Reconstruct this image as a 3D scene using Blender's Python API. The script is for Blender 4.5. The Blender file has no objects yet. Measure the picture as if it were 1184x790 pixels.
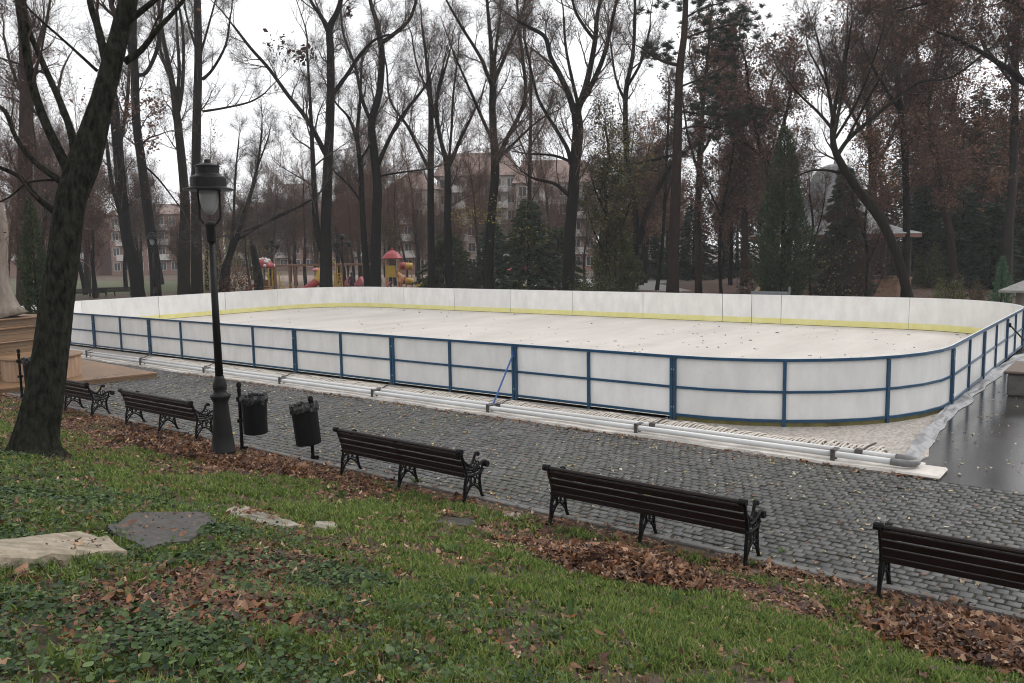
import bpy, math, random
import numpy as np
from mathutils import Vector, Matrix

random.seed(7)
rng = np.random.default_rng(7)
SC = bpy.context.scene
COL = SC.collection
PI = math.pi

# ------------------------------------------------------------------ camera calibration
F, YAW, PITCH, ROLL = 957.8, 0.6604207, 0.1114009, -0.0175845
CAM = np.array([7.502, -14.932, 3.42])
_cy, _sy = math.cos(YAW), math.sin(YAW)
FW = np.array([-_sy*math.cos(PITCH), _cy*math.cos(PITCH), -math.sin(PITCH)])
_r0 = np.array([_cy, _sy, 0.0]); _u0 = np.cross(_r0, FW)
RT = _r0*math.cos(ROLL)+_u0*math.sin(ROLL)
UP = np.cross(RT, FW)
G0 = -0.06                                    # level of the square

def ray(u, v): return FW+RT*((u-592)/F)-UP*((v-395)/F)
def at_z(u, v, z=G0):
    d = ray(u, v); return CAM+d*((z-CAM[2])/d[2])
def at_d(u, v, D): return CAM+ray(u, v)*D
def foot(u, D, z=G0):
    """point of the ground seen in column u at depth D"""
    lo, hi = 200.0, 900.0
    for _ in range(40):
        m = (lo+hi)/2
        if at_d(u, m, D)[2] > z: lo = m
        else: hi = m
    return at_d(u, m, D), m

def hash01(x, y):
    s = np.sin(x*127.1+y*311.7)*43758.5453
    return s-np.floor(s)
def vnoise(x, y):
    x = np.asarray(x, float); y = np.asarray(y, float)
    xi, yi = np.floor(x), np.floor(y); fx, fy = x-xi, y-yi
    fx = fx*fx*(3-2*fx); fy = fy*fy*(3-2*fy)
    a, b = hash01(xi, yi), hash01(xi+1, yi); c, d = hash01(xi, yi+1), hash01(xi+1, yi+1)
    return (a*(1-fx)+b*fx)*(1-fy)+(c*(1-fx)+d*fx)*fy
def fbm(x, y, o=3):
    s = 0; a = .5; x = np.asarray(x, float); y = np.asarray(y, float)
    for i in range(o): s = s+a*vnoise(x+17.3*i, y-9.1*i); a *= .5; x = x*2.03; y = y*2.03
    return s
def terrain(x, y):
    x = np.asarray(x, float); y = np.asarray(y, float)
    d = -6.5-y
    t = np.clip(d/8.6, 0, 1)
    z = G0-0.012+1.85*(.35*t+.65*t*t*(3-2*t))+np.clip(d-8.6, 0, 30)*.05
    n = ((fbm(x*.9, y*.9)-.45)*.18+(fbm(x*3.1+7, y*3.1)-.45)*.06)*np.clip(d*.7, 0, 1)
    return np.where(d > 0, z+n, G0-0.012)
def hit(u, v):
    """where the view ray meets the slope"""
    d = ray(u, v); t = 1.0
    for _ in range(4000):
        p = CAM+d*t
        if p[2] < float(terrain(p[0], p[1])): break
        t += .01
    return p

# ------------------------------------------------------------------ mesh building
class MB:
    def __init__(s): s.v = []; s.f = []; s.m = []; s.n = 0; s.c = []
    def add(s, v, f, mi=0, col=None):
        v = np.asarray(v, float).reshape(-1, 3)
        s.v.append(v); s.f.extend([[i+s.n for i in q] for q in f]); s.m.extend([mi]*len(f)); s.n += len(v)
        s.c.append(np.tile(np.array([*(col or (1, 1, 1)), 1.0]), (len(v), 1)))
        return s
    def box(s, lo, hi, mi=0, M=None):
        x0, y0, z0 = lo; x1, y1, z1 = hi
        v = np.array([[x0,y0,z0],[x1,y0,z0],[x1,y1,z0],[x0,y1,z0],[x0,y0,z1],[x1,y0,z1],[x1,y1,z1],[x0,y1,z1]], float)
        if M is not None: v = np.array([list(Matrix(M) @ Vector(p)) for p in v])
        return s.add(v, [(3,2,1,0),(4,5,6,7),(0,1,5,4),(1,2,6,5),(2,3,7,6),(3,0,4,7)], mi)
    def bbox(s, lo, hi, b=.006, mi=0, M=None):
        """box with chamfered edges"""
        lo = np.array(lo, float); hi = np.array(hi, float)
        b = min(b, *((hi-lo)*.45)); vs = []; 
        import itertools
        idx = {}
        for sx, sy, sz in itertools.product((0, 1), repeat=3):
            c = np.where(np.array([sx, sy, sz]) == 1, hi, lo)
            ins = np.where(np.array([sx, sy, sz]) == 1, -b, b)
            for ax in range(3):
                p = c+ins; p[ax] = c[ax]
                idx[(sx, sy, sz, ax)] = len(vs); vs.append(p)
        fs = []
        for ax in range(3):
            a1, a2 = (ax+1) % 3, (ax+2) % 3
            for s0 in (0, 1):
                q = []
                for i, j in ((0,0),(1,0),(1,1),(0,1)):
                    k = [0,0,0]; k[ax] = s0; k[a1] = i; k[a2] = j; q.append(idx[(*k, ax)])
                fs.append(q if s0 else q[::-1])
        for ax in range(3):
            a1, a2 = (ax+1) % 3, (ax+2) % 3
            for i, j in itertools.product((0, 1), repeat=2):
                q = []
                for k0, aa in ((0,a1),(1,a1),(1,a2),(0,a2)):
                    k = [0,0,0]; k[ax] = k0; k[a1] = i; k[a2] = j; q.append(idx[(*k, aa)])
                fs.append(q)
        for sx, sy, sz in itertools.product((0, 1), repeat=3):
            fs.append([idx[(sx, sy, sz, a)] for a in range(3)])
        v = np.array(vs)
        if M is not None: v = np.array([list(Matrix(M) @ Vector(p)) for p in v])
        return s.add(v, fs, mi)
    def tube(s, P, R, n=6, mi=0, cap=True, flute=None):
        P = np.asarray(P, float); m = len(P)
        R = np.full(m, R, float) if np.isscalar(R) else np.asarray(R, float)
        T = np.gradient(P, axis=0); T /= (np.linalg.norm(T, axis=1)[:, None]+1e-9)
        a = np.array([0,0,1.0]) if abs(T[0][2]) < .9 else np.array([1.0,0,0])
        x = np.cross(T[0], a); x /= np.linalg.norm(x)
        ang = np.arange(n)*2*PI/n; V = []
        for i in range(m):
            x = x-T[i]*(x@T[i]); x /= (np.linalg.norm(x)+1e-9); y = np.cross(T[i], x)
            rr = R[i]*(flute(i, ang) if flute else 1.0)
            V.append(P[i]+np.outer(np.cos(ang)*rr, x)+np.outer(np.sin(ang)*rr, y))
        V = np.concatenate(V); f = []
        for i in range(m-1):
            for j in range(n):
                k = (j+1) % n; f.append((i*n+j, i*n+k, (i+1)*n+k, (i+1)*n+j))
        if cap: f.append(tuple(range(n-1, -1, -1))); f.append(tuple((m-1)*n+j for j in range(n)))
        return s.add(V, f, mi)
    def lathe(s, prof, c=(0,0,0), n=20, mi=0):
        V = []; f = []
        for r, z in prof:
            for j in range(n):
                a = 2*PI*j/n; V.append((c[0]+r*math.cos(a), c[1]+r*math.sin(a), c[2]+z))
        for i in range(len(prof)-1):
            for j in range(n):
                k = (j+1) % n; f.append((i*n+j, i*n+k, (i+1)*n+k, (i+1)*n+j))
        f.append(tuple(range(n-1, -1, -1))); f.append(tuple((len(prof)-1)*n+j for j in range(n)))
        return s.add(V, f, mi)
    def prism(s, poly, z0, z1, mi=0):
        n = len(poly)
        v = [(x, y, z0) for x, y in poly]+[(x, y, z1) for x, y in poly]
        f = [tuple(range(n-1, -1, -1)), tuple(range(n, 2*n))]
        for i in range(n): j = (i+1) % n; f.append((i, j, n+j, n+i))
        return s.add(v, f, mi)
    def sphere(s, c, r, n=12, mi=0, sq=(1,1,1), z0=-1.0):
        prof = []
        V = []; f = []; m = n//2+1
        for i in range(m):
            th = -PI/2+PI*i/(m-1); zz = max(math.sin(th), z0); rr = math.cos(th)
            for j in range(n):
                a = 2*PI*j/n; V.append((c[0]+r*sq[0]*rr*math.cos(a), c[1]+r*sq[1]*rr*math.sin(a), c[2]+r*sq[2]*zz))
        for i in range(m-1):
            for j in range(n):
                k = (j+1) % n; f.append((i*n+j, i*n+k, (i+1)*n+k, (i+1)*n+j))
        return s.add(V, f, mi)
    def build(s, name, mats, parent=None, smooth=False):
        V = np.concatenate(s.v); me = bpy.data.meshes.new(name)
        me.from_pydata(V.tolist(), [], s.f)
        if not isinstance(mats, (list, tuple)): mats = [mats]
        for m in mats: me.materials.append(m)
        if len(mats) > 1: me.polygons.foreach_set('material_index', np.array(s.m, dtype=np.int32))
        if smooth: me.polygons.foreach_set('use_smooth', np.ones(len(me.polygons), dtype=bool))
        me.update()
        return link(name, me, parent)

def link(name, data, parent=None):
    o = bpy.data.objects.new(name, data); COL.objects.link(o)
    if parent is not None: o.parent = parent
    return o
def tag(o, label=None, cat=None, group=None, kind=None):
    if label: o['label'] = label
    if cat: o['category'] = cat
    if group: o['group'] = group
    if kind: o['kind'] = kind
    return o
def thing(name, label, cat, loc=(0,0,0), rz=0.0, group=None):
    o = bpy.data.objects.new(name, None); COL.objects.link(o); o.empty_display_size = .2
    o.location = [float(c) for c in loc]; o.rotation_euler = (0, 0, rz)
    return tag(o, label, cat, group)
def copy_tree(o, parent=None):
    c = o.copy(); COL.objects.link(c)
    if parent is not None: c.parent = parent
    for ch in list(o.children): copy_tree(ch, c)
    return c

def soup(name, V, Fc, mat, parent=None, colors=None, nper=None, smooth=False):
    """fast mesh from numpy: V (n,3), Fc (m,k) one face size"""
    me = bpy.data.meshes.new(name); n = len(V); m, k = Fc.shape
    me.vertices.add(n); me.vertices.foreach_set('co', np.ascontiguousarray(V, dtype=np.float32).ravel())
    me.loops.add(m*k); me.loops.foreach_set('vertex_index', np.ascontiguousarray(Fc, dtype=np.int32).ravel())
    me.polygons.add(m); me.polygons.foreach_set('loop_start', np.arange(m, dtype=np.int32)*k)
    me.polygons.foreach_set('loop_total', np.full(m, k, dtype=np.int32))
    if smooth: me.polygons.foreach_set('use_smooth', np.ones(m, dtype=bool))
    mats = mat if isinstance(mat, (list, tuple)) else [mat]
    for q in mats: me.materials.append(q)
    if colors is not None:
        ca = me.color_attributes.new('Col', 'FLOAT_COLOR', 'POINT')
        c4 = np.ones((n, 4), dtype=np.float32); c4[:, :3] = colors
        ca.data.foreach_set('color', c4.ravel())
    me.update(calc_edges=True)
    return link(name, me, parent)

def rotmats(n, tilt, g=rng):
    """random spin about z then tilt (radians array) about a random horizontal axis"""
    a = g.uniform(0, 2*PI, n); b = g.uniform(0, 2*PI, n); t = np.broadcast_to(tilt, (n,))
    ca, sa = np.cos(a), np.sin(a); Z = np.zeros((n, 3, 3))
    Z[:,0,0]=ca; Z[:,0,1]=-sa; Z[:,1,0]=sa; Z[:,1,1]=ca; Z[:,2,2]=1
    kx, ky = np.cos(b), np.sin(b); c, s_ = np.cos(t), np.sin(t); T = np.zeros((n,3,3))
    T[:,0,0]=c+kx*kx*(1-c); T[:,0,1]=kx*ky*(1-c); T[:,0,2]=ky*s_
    T[:,1,0]=kx*ky*(1-c); T[:,1,1]=c+ky*ky*(1-c); T[:,1,2]=-kx*s_
    T[:,2,0]=-ky*s_; T[:,2,1]=kx*s_; T[:,2,2]=c
    return T @ Z
def scatter(tv, tf, pos, R, size, col):
    tv = np.asarray(tv, float); tf = np.asarray(tf); n = len(pos); k = len(tv)
    size = np.asarray(size, float)
    if size.ndim == 1: size = size[:, None].repeat(3, 1)
    V = np.einsum('nij,nkj->nki', R, tv[None]*size[:, None, :])+pos[:, None, :]
    Fc = tf[None]+(np.arange(n)*k)[:, None, None]
    C = np.repeat(col[:, None, :], k, 1)
    return V.reshape(-1, 3), Fc.reshape(-1, tf.shape[1]), C.reshape(-1, 3)

# ------------------------------------------------------------------ materials
def mat(name, col, rough=.6, metal=0, noise=0, nscale=6, col2=None, bump=0, bscale=40, spec=.5, attr=False,
        trans=0, rough2=None, wet=None, stretch=(1,1,1), bstretch=None, detail=5, coat=0):
    m = bpy.data.materials.new(name); m.use_nodes = True; nt = m.node_tree; N = nt.nodes; L = nt.links
    b = N['Principled BSDF']; b.inputs['Roughness'].default_value = rough; b.inputs['Metallic'].default_value = metal
    b.inputs['Specular IOR Level'].default_value = spec
    if coat: b.inputs['Coat Weight'].default_value = coat; b.inputs['Coat Roughness'].default_value = .15
    b.inputs['Base Color'].default_value = (*col, 1)
    tc = N.new('ShaderNodeTexCoord')
    def tex(scale, st, det):
        mp = N.new('ShaderNodeMapping'); mp.inputs['Scale'].default_value = st; L.new(tc.outputs['Object'], mp.inputs['Vector'])
        t = N.new('ShaderNodeTexNoise'); t.inputs['Scale'].default_value = scale; t.inputs['Detail'].default_value = det
        t.inputs['Roughness'].default_value = .62
        L.new(mp.outputs['Vector'], t.inputs['Vector']); return t
    src = None
    if attr:
        a = N.new('ShaderNodeAttribute'); a.attribute_name = 'Col'; src = a.outputs['Color']
    if noise or col2:
        t = tex(nscale, stretch, detail); rp = N.new('ShaderNodeValToRGB')
        rp.color_ramp.elements[0].position = .34; rp.color_ramp.elements[1].position = .68
        mx = N.new('ShaderNodeMix'); mx.data_type = 'RGBA'
        L.new(t.outputs['Fac'], rp.inputs['Fac']); L.new(rp.outputs['Color'], mx.inputs['Factor'])
        c2 = col2 or tuple(c*(1-noise) for c in col)
        mx.inputs[6].default_value = (*col, 1); mx.inputs[7].default_value = (*c2, 1)
        src = mx.outputs[2]
        if rough2 is not None:
            mr = N.new('ShaderNodeMapRange'); L.new(rp.outputs['Color'], mr.inputs['Value'])
            mr.inputs['To Min'].default_value = rough; mr.inputs['To Max'].default_value = rough2
            L.new(mr.outputs['Result'], b.inputs['Roughness'])
    if src is not None: L.new(src, b.inputs['Base Color'])
    if wet:
        t = tex(wet[0], (1,1,1), 4); mr = N.new('ShaderNodeMapRange'); L.new(t.outputs['Fac'], mr.inputs['Value'])
        mr.inputs['From Min'].default_value = .38; mr.inputs['From Max'].default_value = .62; mr.inputs['To Min'].default_value = wet[1]; mr.inputs['To Max'].default_value = wet[2]
        L.new(mr.outputs['Result'], b.inputs['Roughness'])
    if bump:
        t = tex(bscale, bstretch or stretch, 6); bp = N.new('ShaderNodeBump'); bp.inputs['Strength'].default_value = min(1, bump)
        bp.inputs['Distance'].default_value = .02*max(1, bump); L.new(t.outputs['Fac'], bp.inputs['Height']); L.new(bp.outputs['Normal'], b.inputs['Normal'])
    if trans:
        tr = N.new('ShaderNodeBsdfTranslucent'); ms = N.new('ShaderNodeMixShader'); ms.inputs[0].default_value = trans
        if src is not None: L.new(src, tr.inputs['Color'])
        else: tr.inputs['Color'].default_value = (*col, 1)
        L.new(b.outputs[0], ms.inputs[1]); L.new(tr.outputs[0], ms.inputs[2])
        L.new(ms.outputs[0], N['Material Output'].inputs['Surface'])
    return m
EXPO = 0.68
HAZE = 0.00045
# ------------------------------------------------------------------ camera, sky, sun
cd = bpy.data.cameras.new('camera'); cam = bpy.data.objects.new('camera', cd); COL.objects.link(cam)
cd.sensor_width = 36; cd.sensor_fit = 'HORIZONTAL'; cd.lens = F/1184*36; cd.clip_start = .1; cd.clip_end = 2000
M = Matrix(((RT[0], UP[0], -FW[0], CAM[0]), (RT[1], UP[1], -FW[1], CAM[1]), (RT[2], UP[2], -FW[2], CAM[2]), (0,0,0,1)))
cam.matrix_world = M; SC.camera = cam
SUN_EL, SUN_AZ = math.radians(48), math.radians(30)
w = bpy.data.worlds.new('World'); SC.world = w; w.use_nodes = True; nt = w.node_tree
bg = nt.nodes['Background']; sky = nt.nodes.new('ShaderNodeTexSky'); sky.sky_type = 'NISHITA'; sky.sun_disc = False
sky.sun_elevation = SUN_EL; sky.sun_rotation = SUN_AZ; sky.air_density = 1.0; sky.dust_density = 4.0
hs = nt.nodes.new('ShaderNodeHueSaturation'); hs.inputs['Saturation'].default_value = .10
mxw = nt.nodes.new('ShaderNodeMix'); mxw.data_type = 'RGBA'; mxw.inputs['Factor'].default_value = .75
mxw.inputs[7].default_value = (9.8, 9.9, 10.1, 1)           # the even cloud layer
nt.links.new(sky.outputs[0], hs.inputs['Color']); nt.links.new(hs.outputs[0], mxw.inputs[6])
nt.links.new(mxw.outputs[2], bg.inputs['Color']); bg.inputs['Strength'].default_value = .1
sd = bpy.data.lights.new('sun', 'SUN'); sd.energy = .6; sd.angle = math.radians(25); sd.color = (1, .97, .93)
so = bpy.data.objects.new('sun', sd); COL.objects.link(so)
dv = Vector((math.sin(SUN_AZ)*math.cos(SUN_EL), math.cos(SUN_AZ)*math.cos(SUN_EL), math.sin(SUN_EL)))
so.rotation_euler = dv.to_track_quat('Z', 'Y').to_euler(); so.location = (0, 0, 60)
SC.view_settings.view_transform = 'Standard'; SC.view_settings.look = 'None'; SC.view_settings.exposure = EXPO; SC.view_settings.gamma = 1
SC.view_settings.use_curve_mapping = False
SC.cycles.max_bounces = 6; SC.cycles.diffuse_bounces = 3; SC.cycles.transparent_max_bounces = 6
SC.cycles.use_denoising = True; SC.cycles.pixel_filter_type = 'BLACKMAN_HARRIS'; SC.cycles.filter_width = 1.05
# the damp winter air
hz = MB(); hz.box((-420,-40,-2.5),(320,420,48))
hm = bpy.data.materials.new('haze'); hm.use_nodes = True; hn = hm.node_tree; hn.nodes.remove(hn.nodes['Principled BSDF'])
pv = hn.nodes.new('ShaderNodeVolumePrincipled'); pv.inputs['Density'].default_value = HAZE; pv.inputs['Color'].default_value = (.93,.94,.96,1)
hn.links.new(pv.outputs[0], hn.nodes['Material Output'].inputs['Volume'])
tag(hz.build('haze', hm), 'thin damp haze in the winter air', kind='stuff')
SC.cycles.volume_bounces = 1

# ------------------------------------------------------------------ materials used in several places
M_WOOD = mat('bench_wood', (.011, .0042, .0036), .42, noise=.5, nscale=9, stretch=(.25,4,4), bump=.25, bscale=30, spec=.22)
M_IRON = mat('cast_iron', (.0035, .0035, .004), .5, noise=.4, nscale=30, bump=.3, bscale=120, spec=.12)
M_LAMP = mat('lamp_paint', (.0075, .0073, .0075), .5, noise=.35, nscale=12, bump=.15, bscale=90, spec=.2)
M_BLUE = mat('blue_paint', (.006, .058, .125), .36, noise=.35, nscale=7, bump=.1, bscale=60)
M_WHITE = mat('rink_panel', (.76, .75, .73), .42, col2=(.63, .615, .59), nscale=1.6, stretch=(1.6,1.6,.7), bump=.04, bscale=8, detail=8)
M_YELLOW = mat('kick_yellow', (.64, .59, .20), .5, col2=(.70, .66, .32), nscale=3)
M_GRASSG = mat('ground_soil', (.035, .024, .015), .9, col2=(.055, .042, .02), nscale=3, bump=1.5, bscale=25)

# ------------------------------------------------------------------ ground: one sheet to the horizon
def axis(parts):
    out = []
    for a, b, st in parts: out += list(np.arange(a, b, st))
    out.append(parts[-1][1]); return np.array(out)
gx = axis([(-900,-100,100),(-100,-24,8),(-24,-14,1),(-14,12,.16),(12,40,4),(40,600,80)])
gy = axis([(-60,-20,4),(-20,-17,.5),(-17,-6.3,.16),(-6.3,-5.9,.2),(-5.9,30,6),(30,120,15),(120,1000,110)])
X, Y = np.meshgrid(gx, gy); Z = terrain(X, Y)
nx, ny = len(gx), len(gy)
I = (np.arange(ny-1)[:, None]*nx+np.arange(nx-1)[None]).ravel()
Fq = np.stack([I, I+1, I+1+nx, I+nx], 1)
m_ground = mat('ground', (.050, .036, .022), .9, col2=(.075, .045, .026), nscale=1.6, bump=1.5, bscale=14)
gnt = m_ground.node_tree
g = soup('ground', np.stack([X.ravel(), Y.ravel(), Z.ravel()], 1), Fq, m_ground, smooth=True)
tag(g, 'dark soil of the park with slope rising in front of the benches', kind='structure')

def sheet(name, pts, z, m, label):
    b = MB(); b.add([(x, y, z) for x, y in pts], [tuple(range(len(pts)))])
    o = b.build(name, m); return tag(o, label, kind='structure')
def sheet_px(name, px, z, m, label): return sheet(name, [tuple(at_z(u, v, z)[:2]) for u, v in px], z, m, label)
m_joint = mat('joint_earth', (.022, .019, .012), .9, col2=(.034, .038, .016), nscale=2.2, bump=1, bscale=60)
sheet('paving_bed', [(-40,-6.2),(30,-6.2),(30,-1.83),(-40,-1.83)], G0-.008, m_joint, 'dark mossy earth between the cobbles')
m_asph = mat('wet_asphalt', (.046, .045, .044), .17, col2=(.026, .0255, .025), nscale=.45, rough2=.05, bump=.05, bscale=50, spec=.5)
sheet('asphalt', [(-60,-1.83),(30,-1.83),(30,21.5),(-60,21.5)], G0-.004, m_asph, 'wet dark asphalt beside the rink')

# cobbles
cs = .136
xs = np.arange(-20, 10.5, cs); ys = np.arange(-6.2, -1.9, cs)
CX, CY = np.meshgrid(xs, ys); row = np.arange(len(ys))[:, None]+0*CX
CX = CX+(row % 2)*cs*.5+.02*np.sin(CY*3)+rng.normal(0, .006, CX.shape)
CY = CY+cs/2+.03*np.sin(CX*1.1)+.02*np.sin(CX*2.7+1)+rng.normal(0, .006, CY.shape)
cx, cy = CX.ravel(), CY.ravel(); n = len(cx)
tvv = np.array([[-.5,-.5,-1],[.5,-.5,-1],[.5,.5,-1],[-.5,.5,-1],[-.5,-.5,-.5],[.5,-.5,-.5],[.5,.5,-.5],[-.5,.5,-.5],[-.42,-.42,0],[.42,-.42,0],[.42,.42,0],[-.42,.42,0]])
tff = np.array([[0,1,5,4],[1,2,6,5],[2,3,7,6],[3,0,4,7],[4,5,9,8],[5,6,10,9],[6,7,11,10],[7,4,8,11],[8,9,10,11]])
size = np.stack([rng.uniform(.104,.128,n), rng.uniform(.098,.127,n), np.full(n,.016)], 1)
a = rng.normal(0, .06, n); R = rotmats(n, rng.normal(0, .035, n))
Rz = np.zeros((n,3,3)); Rz[:,0,0]=np.cos(a); Rz[:,0,1]=-np.sin(a); Rz[:,1,0]=np.sin(a); Rz[:,1,1]=np.cos(a); Rz[:,2,2]=1
tl = rng.normal(0, .04, (n,2)); Rz[:,2,0]=tl[:,0]; Rz[:,2,1]=tl[:,1]
big = fbm(cx*.5, cy*.5)
base = (.036+.044*rng.random(n)**1.5+.06*(big-.45))[:, None]*np.array([1.0,.97,.93])
moss = np.clip((fbm(cx*.8+9, cy*.8)-.42)*4, 0, 1)[:, None]
base = base*(1-.35*moss)+np.array([.050,.052,.026])*.35*moss
V, Fc, Cc = scatter(tvv, tff, np.stack([cx, cy, G0+.006+rng.normal(0,.0025,n)], 1), Rz, size, base)
m_cob = mat('cobble_stone', (.1,.1,.1), .42, wet=(.9,.24,.52), attr=True, bump=.5, bscale=70, spec=.5)
o = soup('cobble_paving', V, Fc, m_cob, colors=Cc); tag(o, 'wet dark grey cobblestones of the square', kind='structure')
b = MB()
for i in range(31):
    x = -20+i; b.bbox((x+.004,-6.315,G0-.1),(x+.996,-6.2,G0+.018+.004*math.sin(i*2.3)), .012)
tag(b.build('kerb', mat('kerb_stone', (.13,.125,.115), .6, noise=.45, nscale=5, bump=.4, bscale=50)), 'grey kerb stones along the cobbles', kind='structure')

# far ground of the park
m_path = mat('path_grey', (.26,.25,.245), .5, noise=.25, nscale=.6)
m_lawn = mat('far_lawn', (.055,.085,.022), .9, col2=(.075,.06,.03), nscale=.8, bump=1.5, bscale=8)
m_play = mat('playground_surface', (.21,.135,.095), .8, col2=(.17,.135,.105), nscale=.5)
m_leafg = mat('leafy_ground', (.085,.036,.020), .9, col2=(.05,.03,.02), nscale=2.5, bump=2, bscale=9)
sheet_px('park_path', [(560,331.5),(690,332),(775,337),(800,336),(760,328),(860,317),(890,318),(980,311),(980,308),(830,311),(700,322),(560,325)], G0+.006, m_path, 'pale path winding between the trees behind the rink')
sheet_px('lawn', [(-60,340),(60,343),(230,336),(230,325),(60,325),(-60,326)], G0+.004, m_lawn, 'green lawn beyond the left end of the rink')
sheet_px('playground_ground', [(250,339),(440,337),(560,334),(660,332),(660,318),(440,318),(250,319)], G0+.002, m_play, 'sandy pink playground surface')
sheet_px('leafy_ground', [(770,344),(920,348),(1200,352),(1240,330),(1200,318),(1000,318),(880,320),(800,326)], G0, m_leafg, 'ground under red brown fallen leaves behind the rink')

# ------------------------------------------------------------------ ice rink
RR, RW, XL = 4.225, 20.0, -34.1
def arc(cx, cy, a0, a1, n=10): return [(cx+RR*math.cos(a), cy+RR*math.sin(a)) for a in np.linspace(a0, a1, n)]
def normals(pts):
    P = np.array(pts); T = np.gradient(P, axis=0); T /= np.linalg.norm(T, axis=1)[:, None]
    return np.stack([T[:,1], -T[:,0]], 1)          # outward for a counter-clockwise walk
def strip(b, pts, o0, o1, z0, z1, mi=0, N=None):
    P = np.array(pts); N = normals(pts) if N is None else N
    v = []
    for p, q in zip(P, N):
        for o, z in ((o0,z0),(o1,z0),(o1,z1),(o0,z1)): v.append((p[0]+q[0]*o, p[1]+q[1]*o, z))
    f = []
    for i in range(len(P)-1):
        for j in range(4): k = (j+1)%4; f.append((i*4+j, i*4+k, i*4+4+k, i*4+4+j))
    f += [(3,2,1,0), tuple(len(P)*4-4+j for j in range(4))]
    b.add(v, f, mi)
def lerp_path(pts, t):
    P = np.array(pts); L = np.r_[0, np.cumsum(np.linalg.norm(np.diff(P, axis=0), axis=1))]; s = t*L[-1]
    i = min(len(P)-2, int(np.searchsorted(L, s, 'right')-1)); f = (s-L[i])/(L[i+1]-L[i])
    p = P[i]*(1-f)+P[i+1]*f; d = P[i+1]-P[i]; d /= np.linalg.norm(d)
    N = normals(pts); nn = N[i]*(1-f)+N[i+1]*f; nn /= np.linalg.norm(nn)
    return p, np.array([-nn[1], nn[0]]), nn
def scuff(m, seed):
    nt = m.node_tree; N = nt.nodes; L = nt.links; b = N['Principled BSDF']; old = b.inputs['Base Color'].links[0].from_socket
    tc = N.new('ShaderNodeTexCoord'); mp = N.new('ShaderNodeMapping'); mp.inputs['Scale'].default_value = (2.5,2.5,7); mp.inputs['Location'].default_value = (seed,0,0); L.new(tc.outputs['Object'], mp.inputs['Vector'])
    t = N.new('ShaderNodeTexNoise'); t.inputs['Scale'].default_value = 2.4; t.inputs['Detail'].default_value = 7; t.inputs['Roughness'].default_value = .7; L.new(mp.outputs['Vector'], t.inputs['Vector'])
    r = N.new('ShaderNodeMapRange'); r.inputs['From Min'].default_value = .63; r.inputs['From Max'].default_value = .76; r.inputs['To Max'].default_value = .45; L.new(t.outputs['Fac'], r.inputs['Value'])
    x = N.new('ShaderNodeMix'); x.data_type = 'RGBA'; x.inputs[7].default_value = (.30,.29,.28,1); L.new(r.outputs['Result'], x.inputs['Factor']); L.new(old, x.inputs[6]); L.new(x.outputs[2], b.inputs['Base Color']); return m
WH = [scuff(M_WHITE, 0)]+[scuff(mat('rink_panel', c, .42, col2=tuple(q*.85 for q in c), nscale=1.6, stretch=(1.6,1.6,.7), bump=.04, bscale=8, detail=8), 7*i+3) for i, c in enumerate(((.71,.70,.68),(.80,.79,.775),(.74,.725,.69)))]
M_BOLT = mat('bolt_zinc', (.4,.4,.4), .4, metal=.3)
rink = thing('rink_boards', 'long oval of white ice rink boards on a blue steel frame', 'ice rink', (0,0,0))
secs = []
for k in range(7): secs.append(([(-4-4*k,0),(-4*k,0)], 1))
secs.append(([(XL+RR,0),(-28,0)], 0))
secs.append((arc(0, RR, -PI/2, 0), 2))
for y0, y1 in ((RR,8.22),(8.22,12.2),(12.2,RW-RR)): secs.append(([(RR,y0),(RR,y1)], 1))
secs.append((arc(0, RW-RR, 0, PI/2), 2))
fs = [0,-5.05,-6.35,-7.7,-11.7,-15.7,-19.7,-23.7,-27.7,XL+RR]
for a_, b_ in zip(fs[:-1], fs[1:]): secs.append(([(a_,RW),(b_,RW)], 1 if a_-b_ > 3 else 0))
secs.append((arc(XL+RR, RW-RR, PI/2, PI), 2))
for y0, y1 in ((RW-RR,12.2),(12.2,8.22),(8.22,RR)): secs.append(([(XL,y0),(XL,y1)], 1))
secs.append((arc(XL+RR, RR, PI, 1.5*PI), 2))
def upright(b, p, t, nn, w, d, z0, z1):
    v = []
    for z in (z0, z1):
        for a_, c_ in ((-w/2,.016),(w/2,.016),(w/2,.016+d),(-w/2,.016+d)):
            q = p+t*a_+nn*c_; v.append((q[0], q[1], z))
    b.add(v, [(3,2,1,0),(4,5,6,7),(0,1,5,4),(1,2,6,5),(2,3,7,6),(3,0,4,7)])
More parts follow.
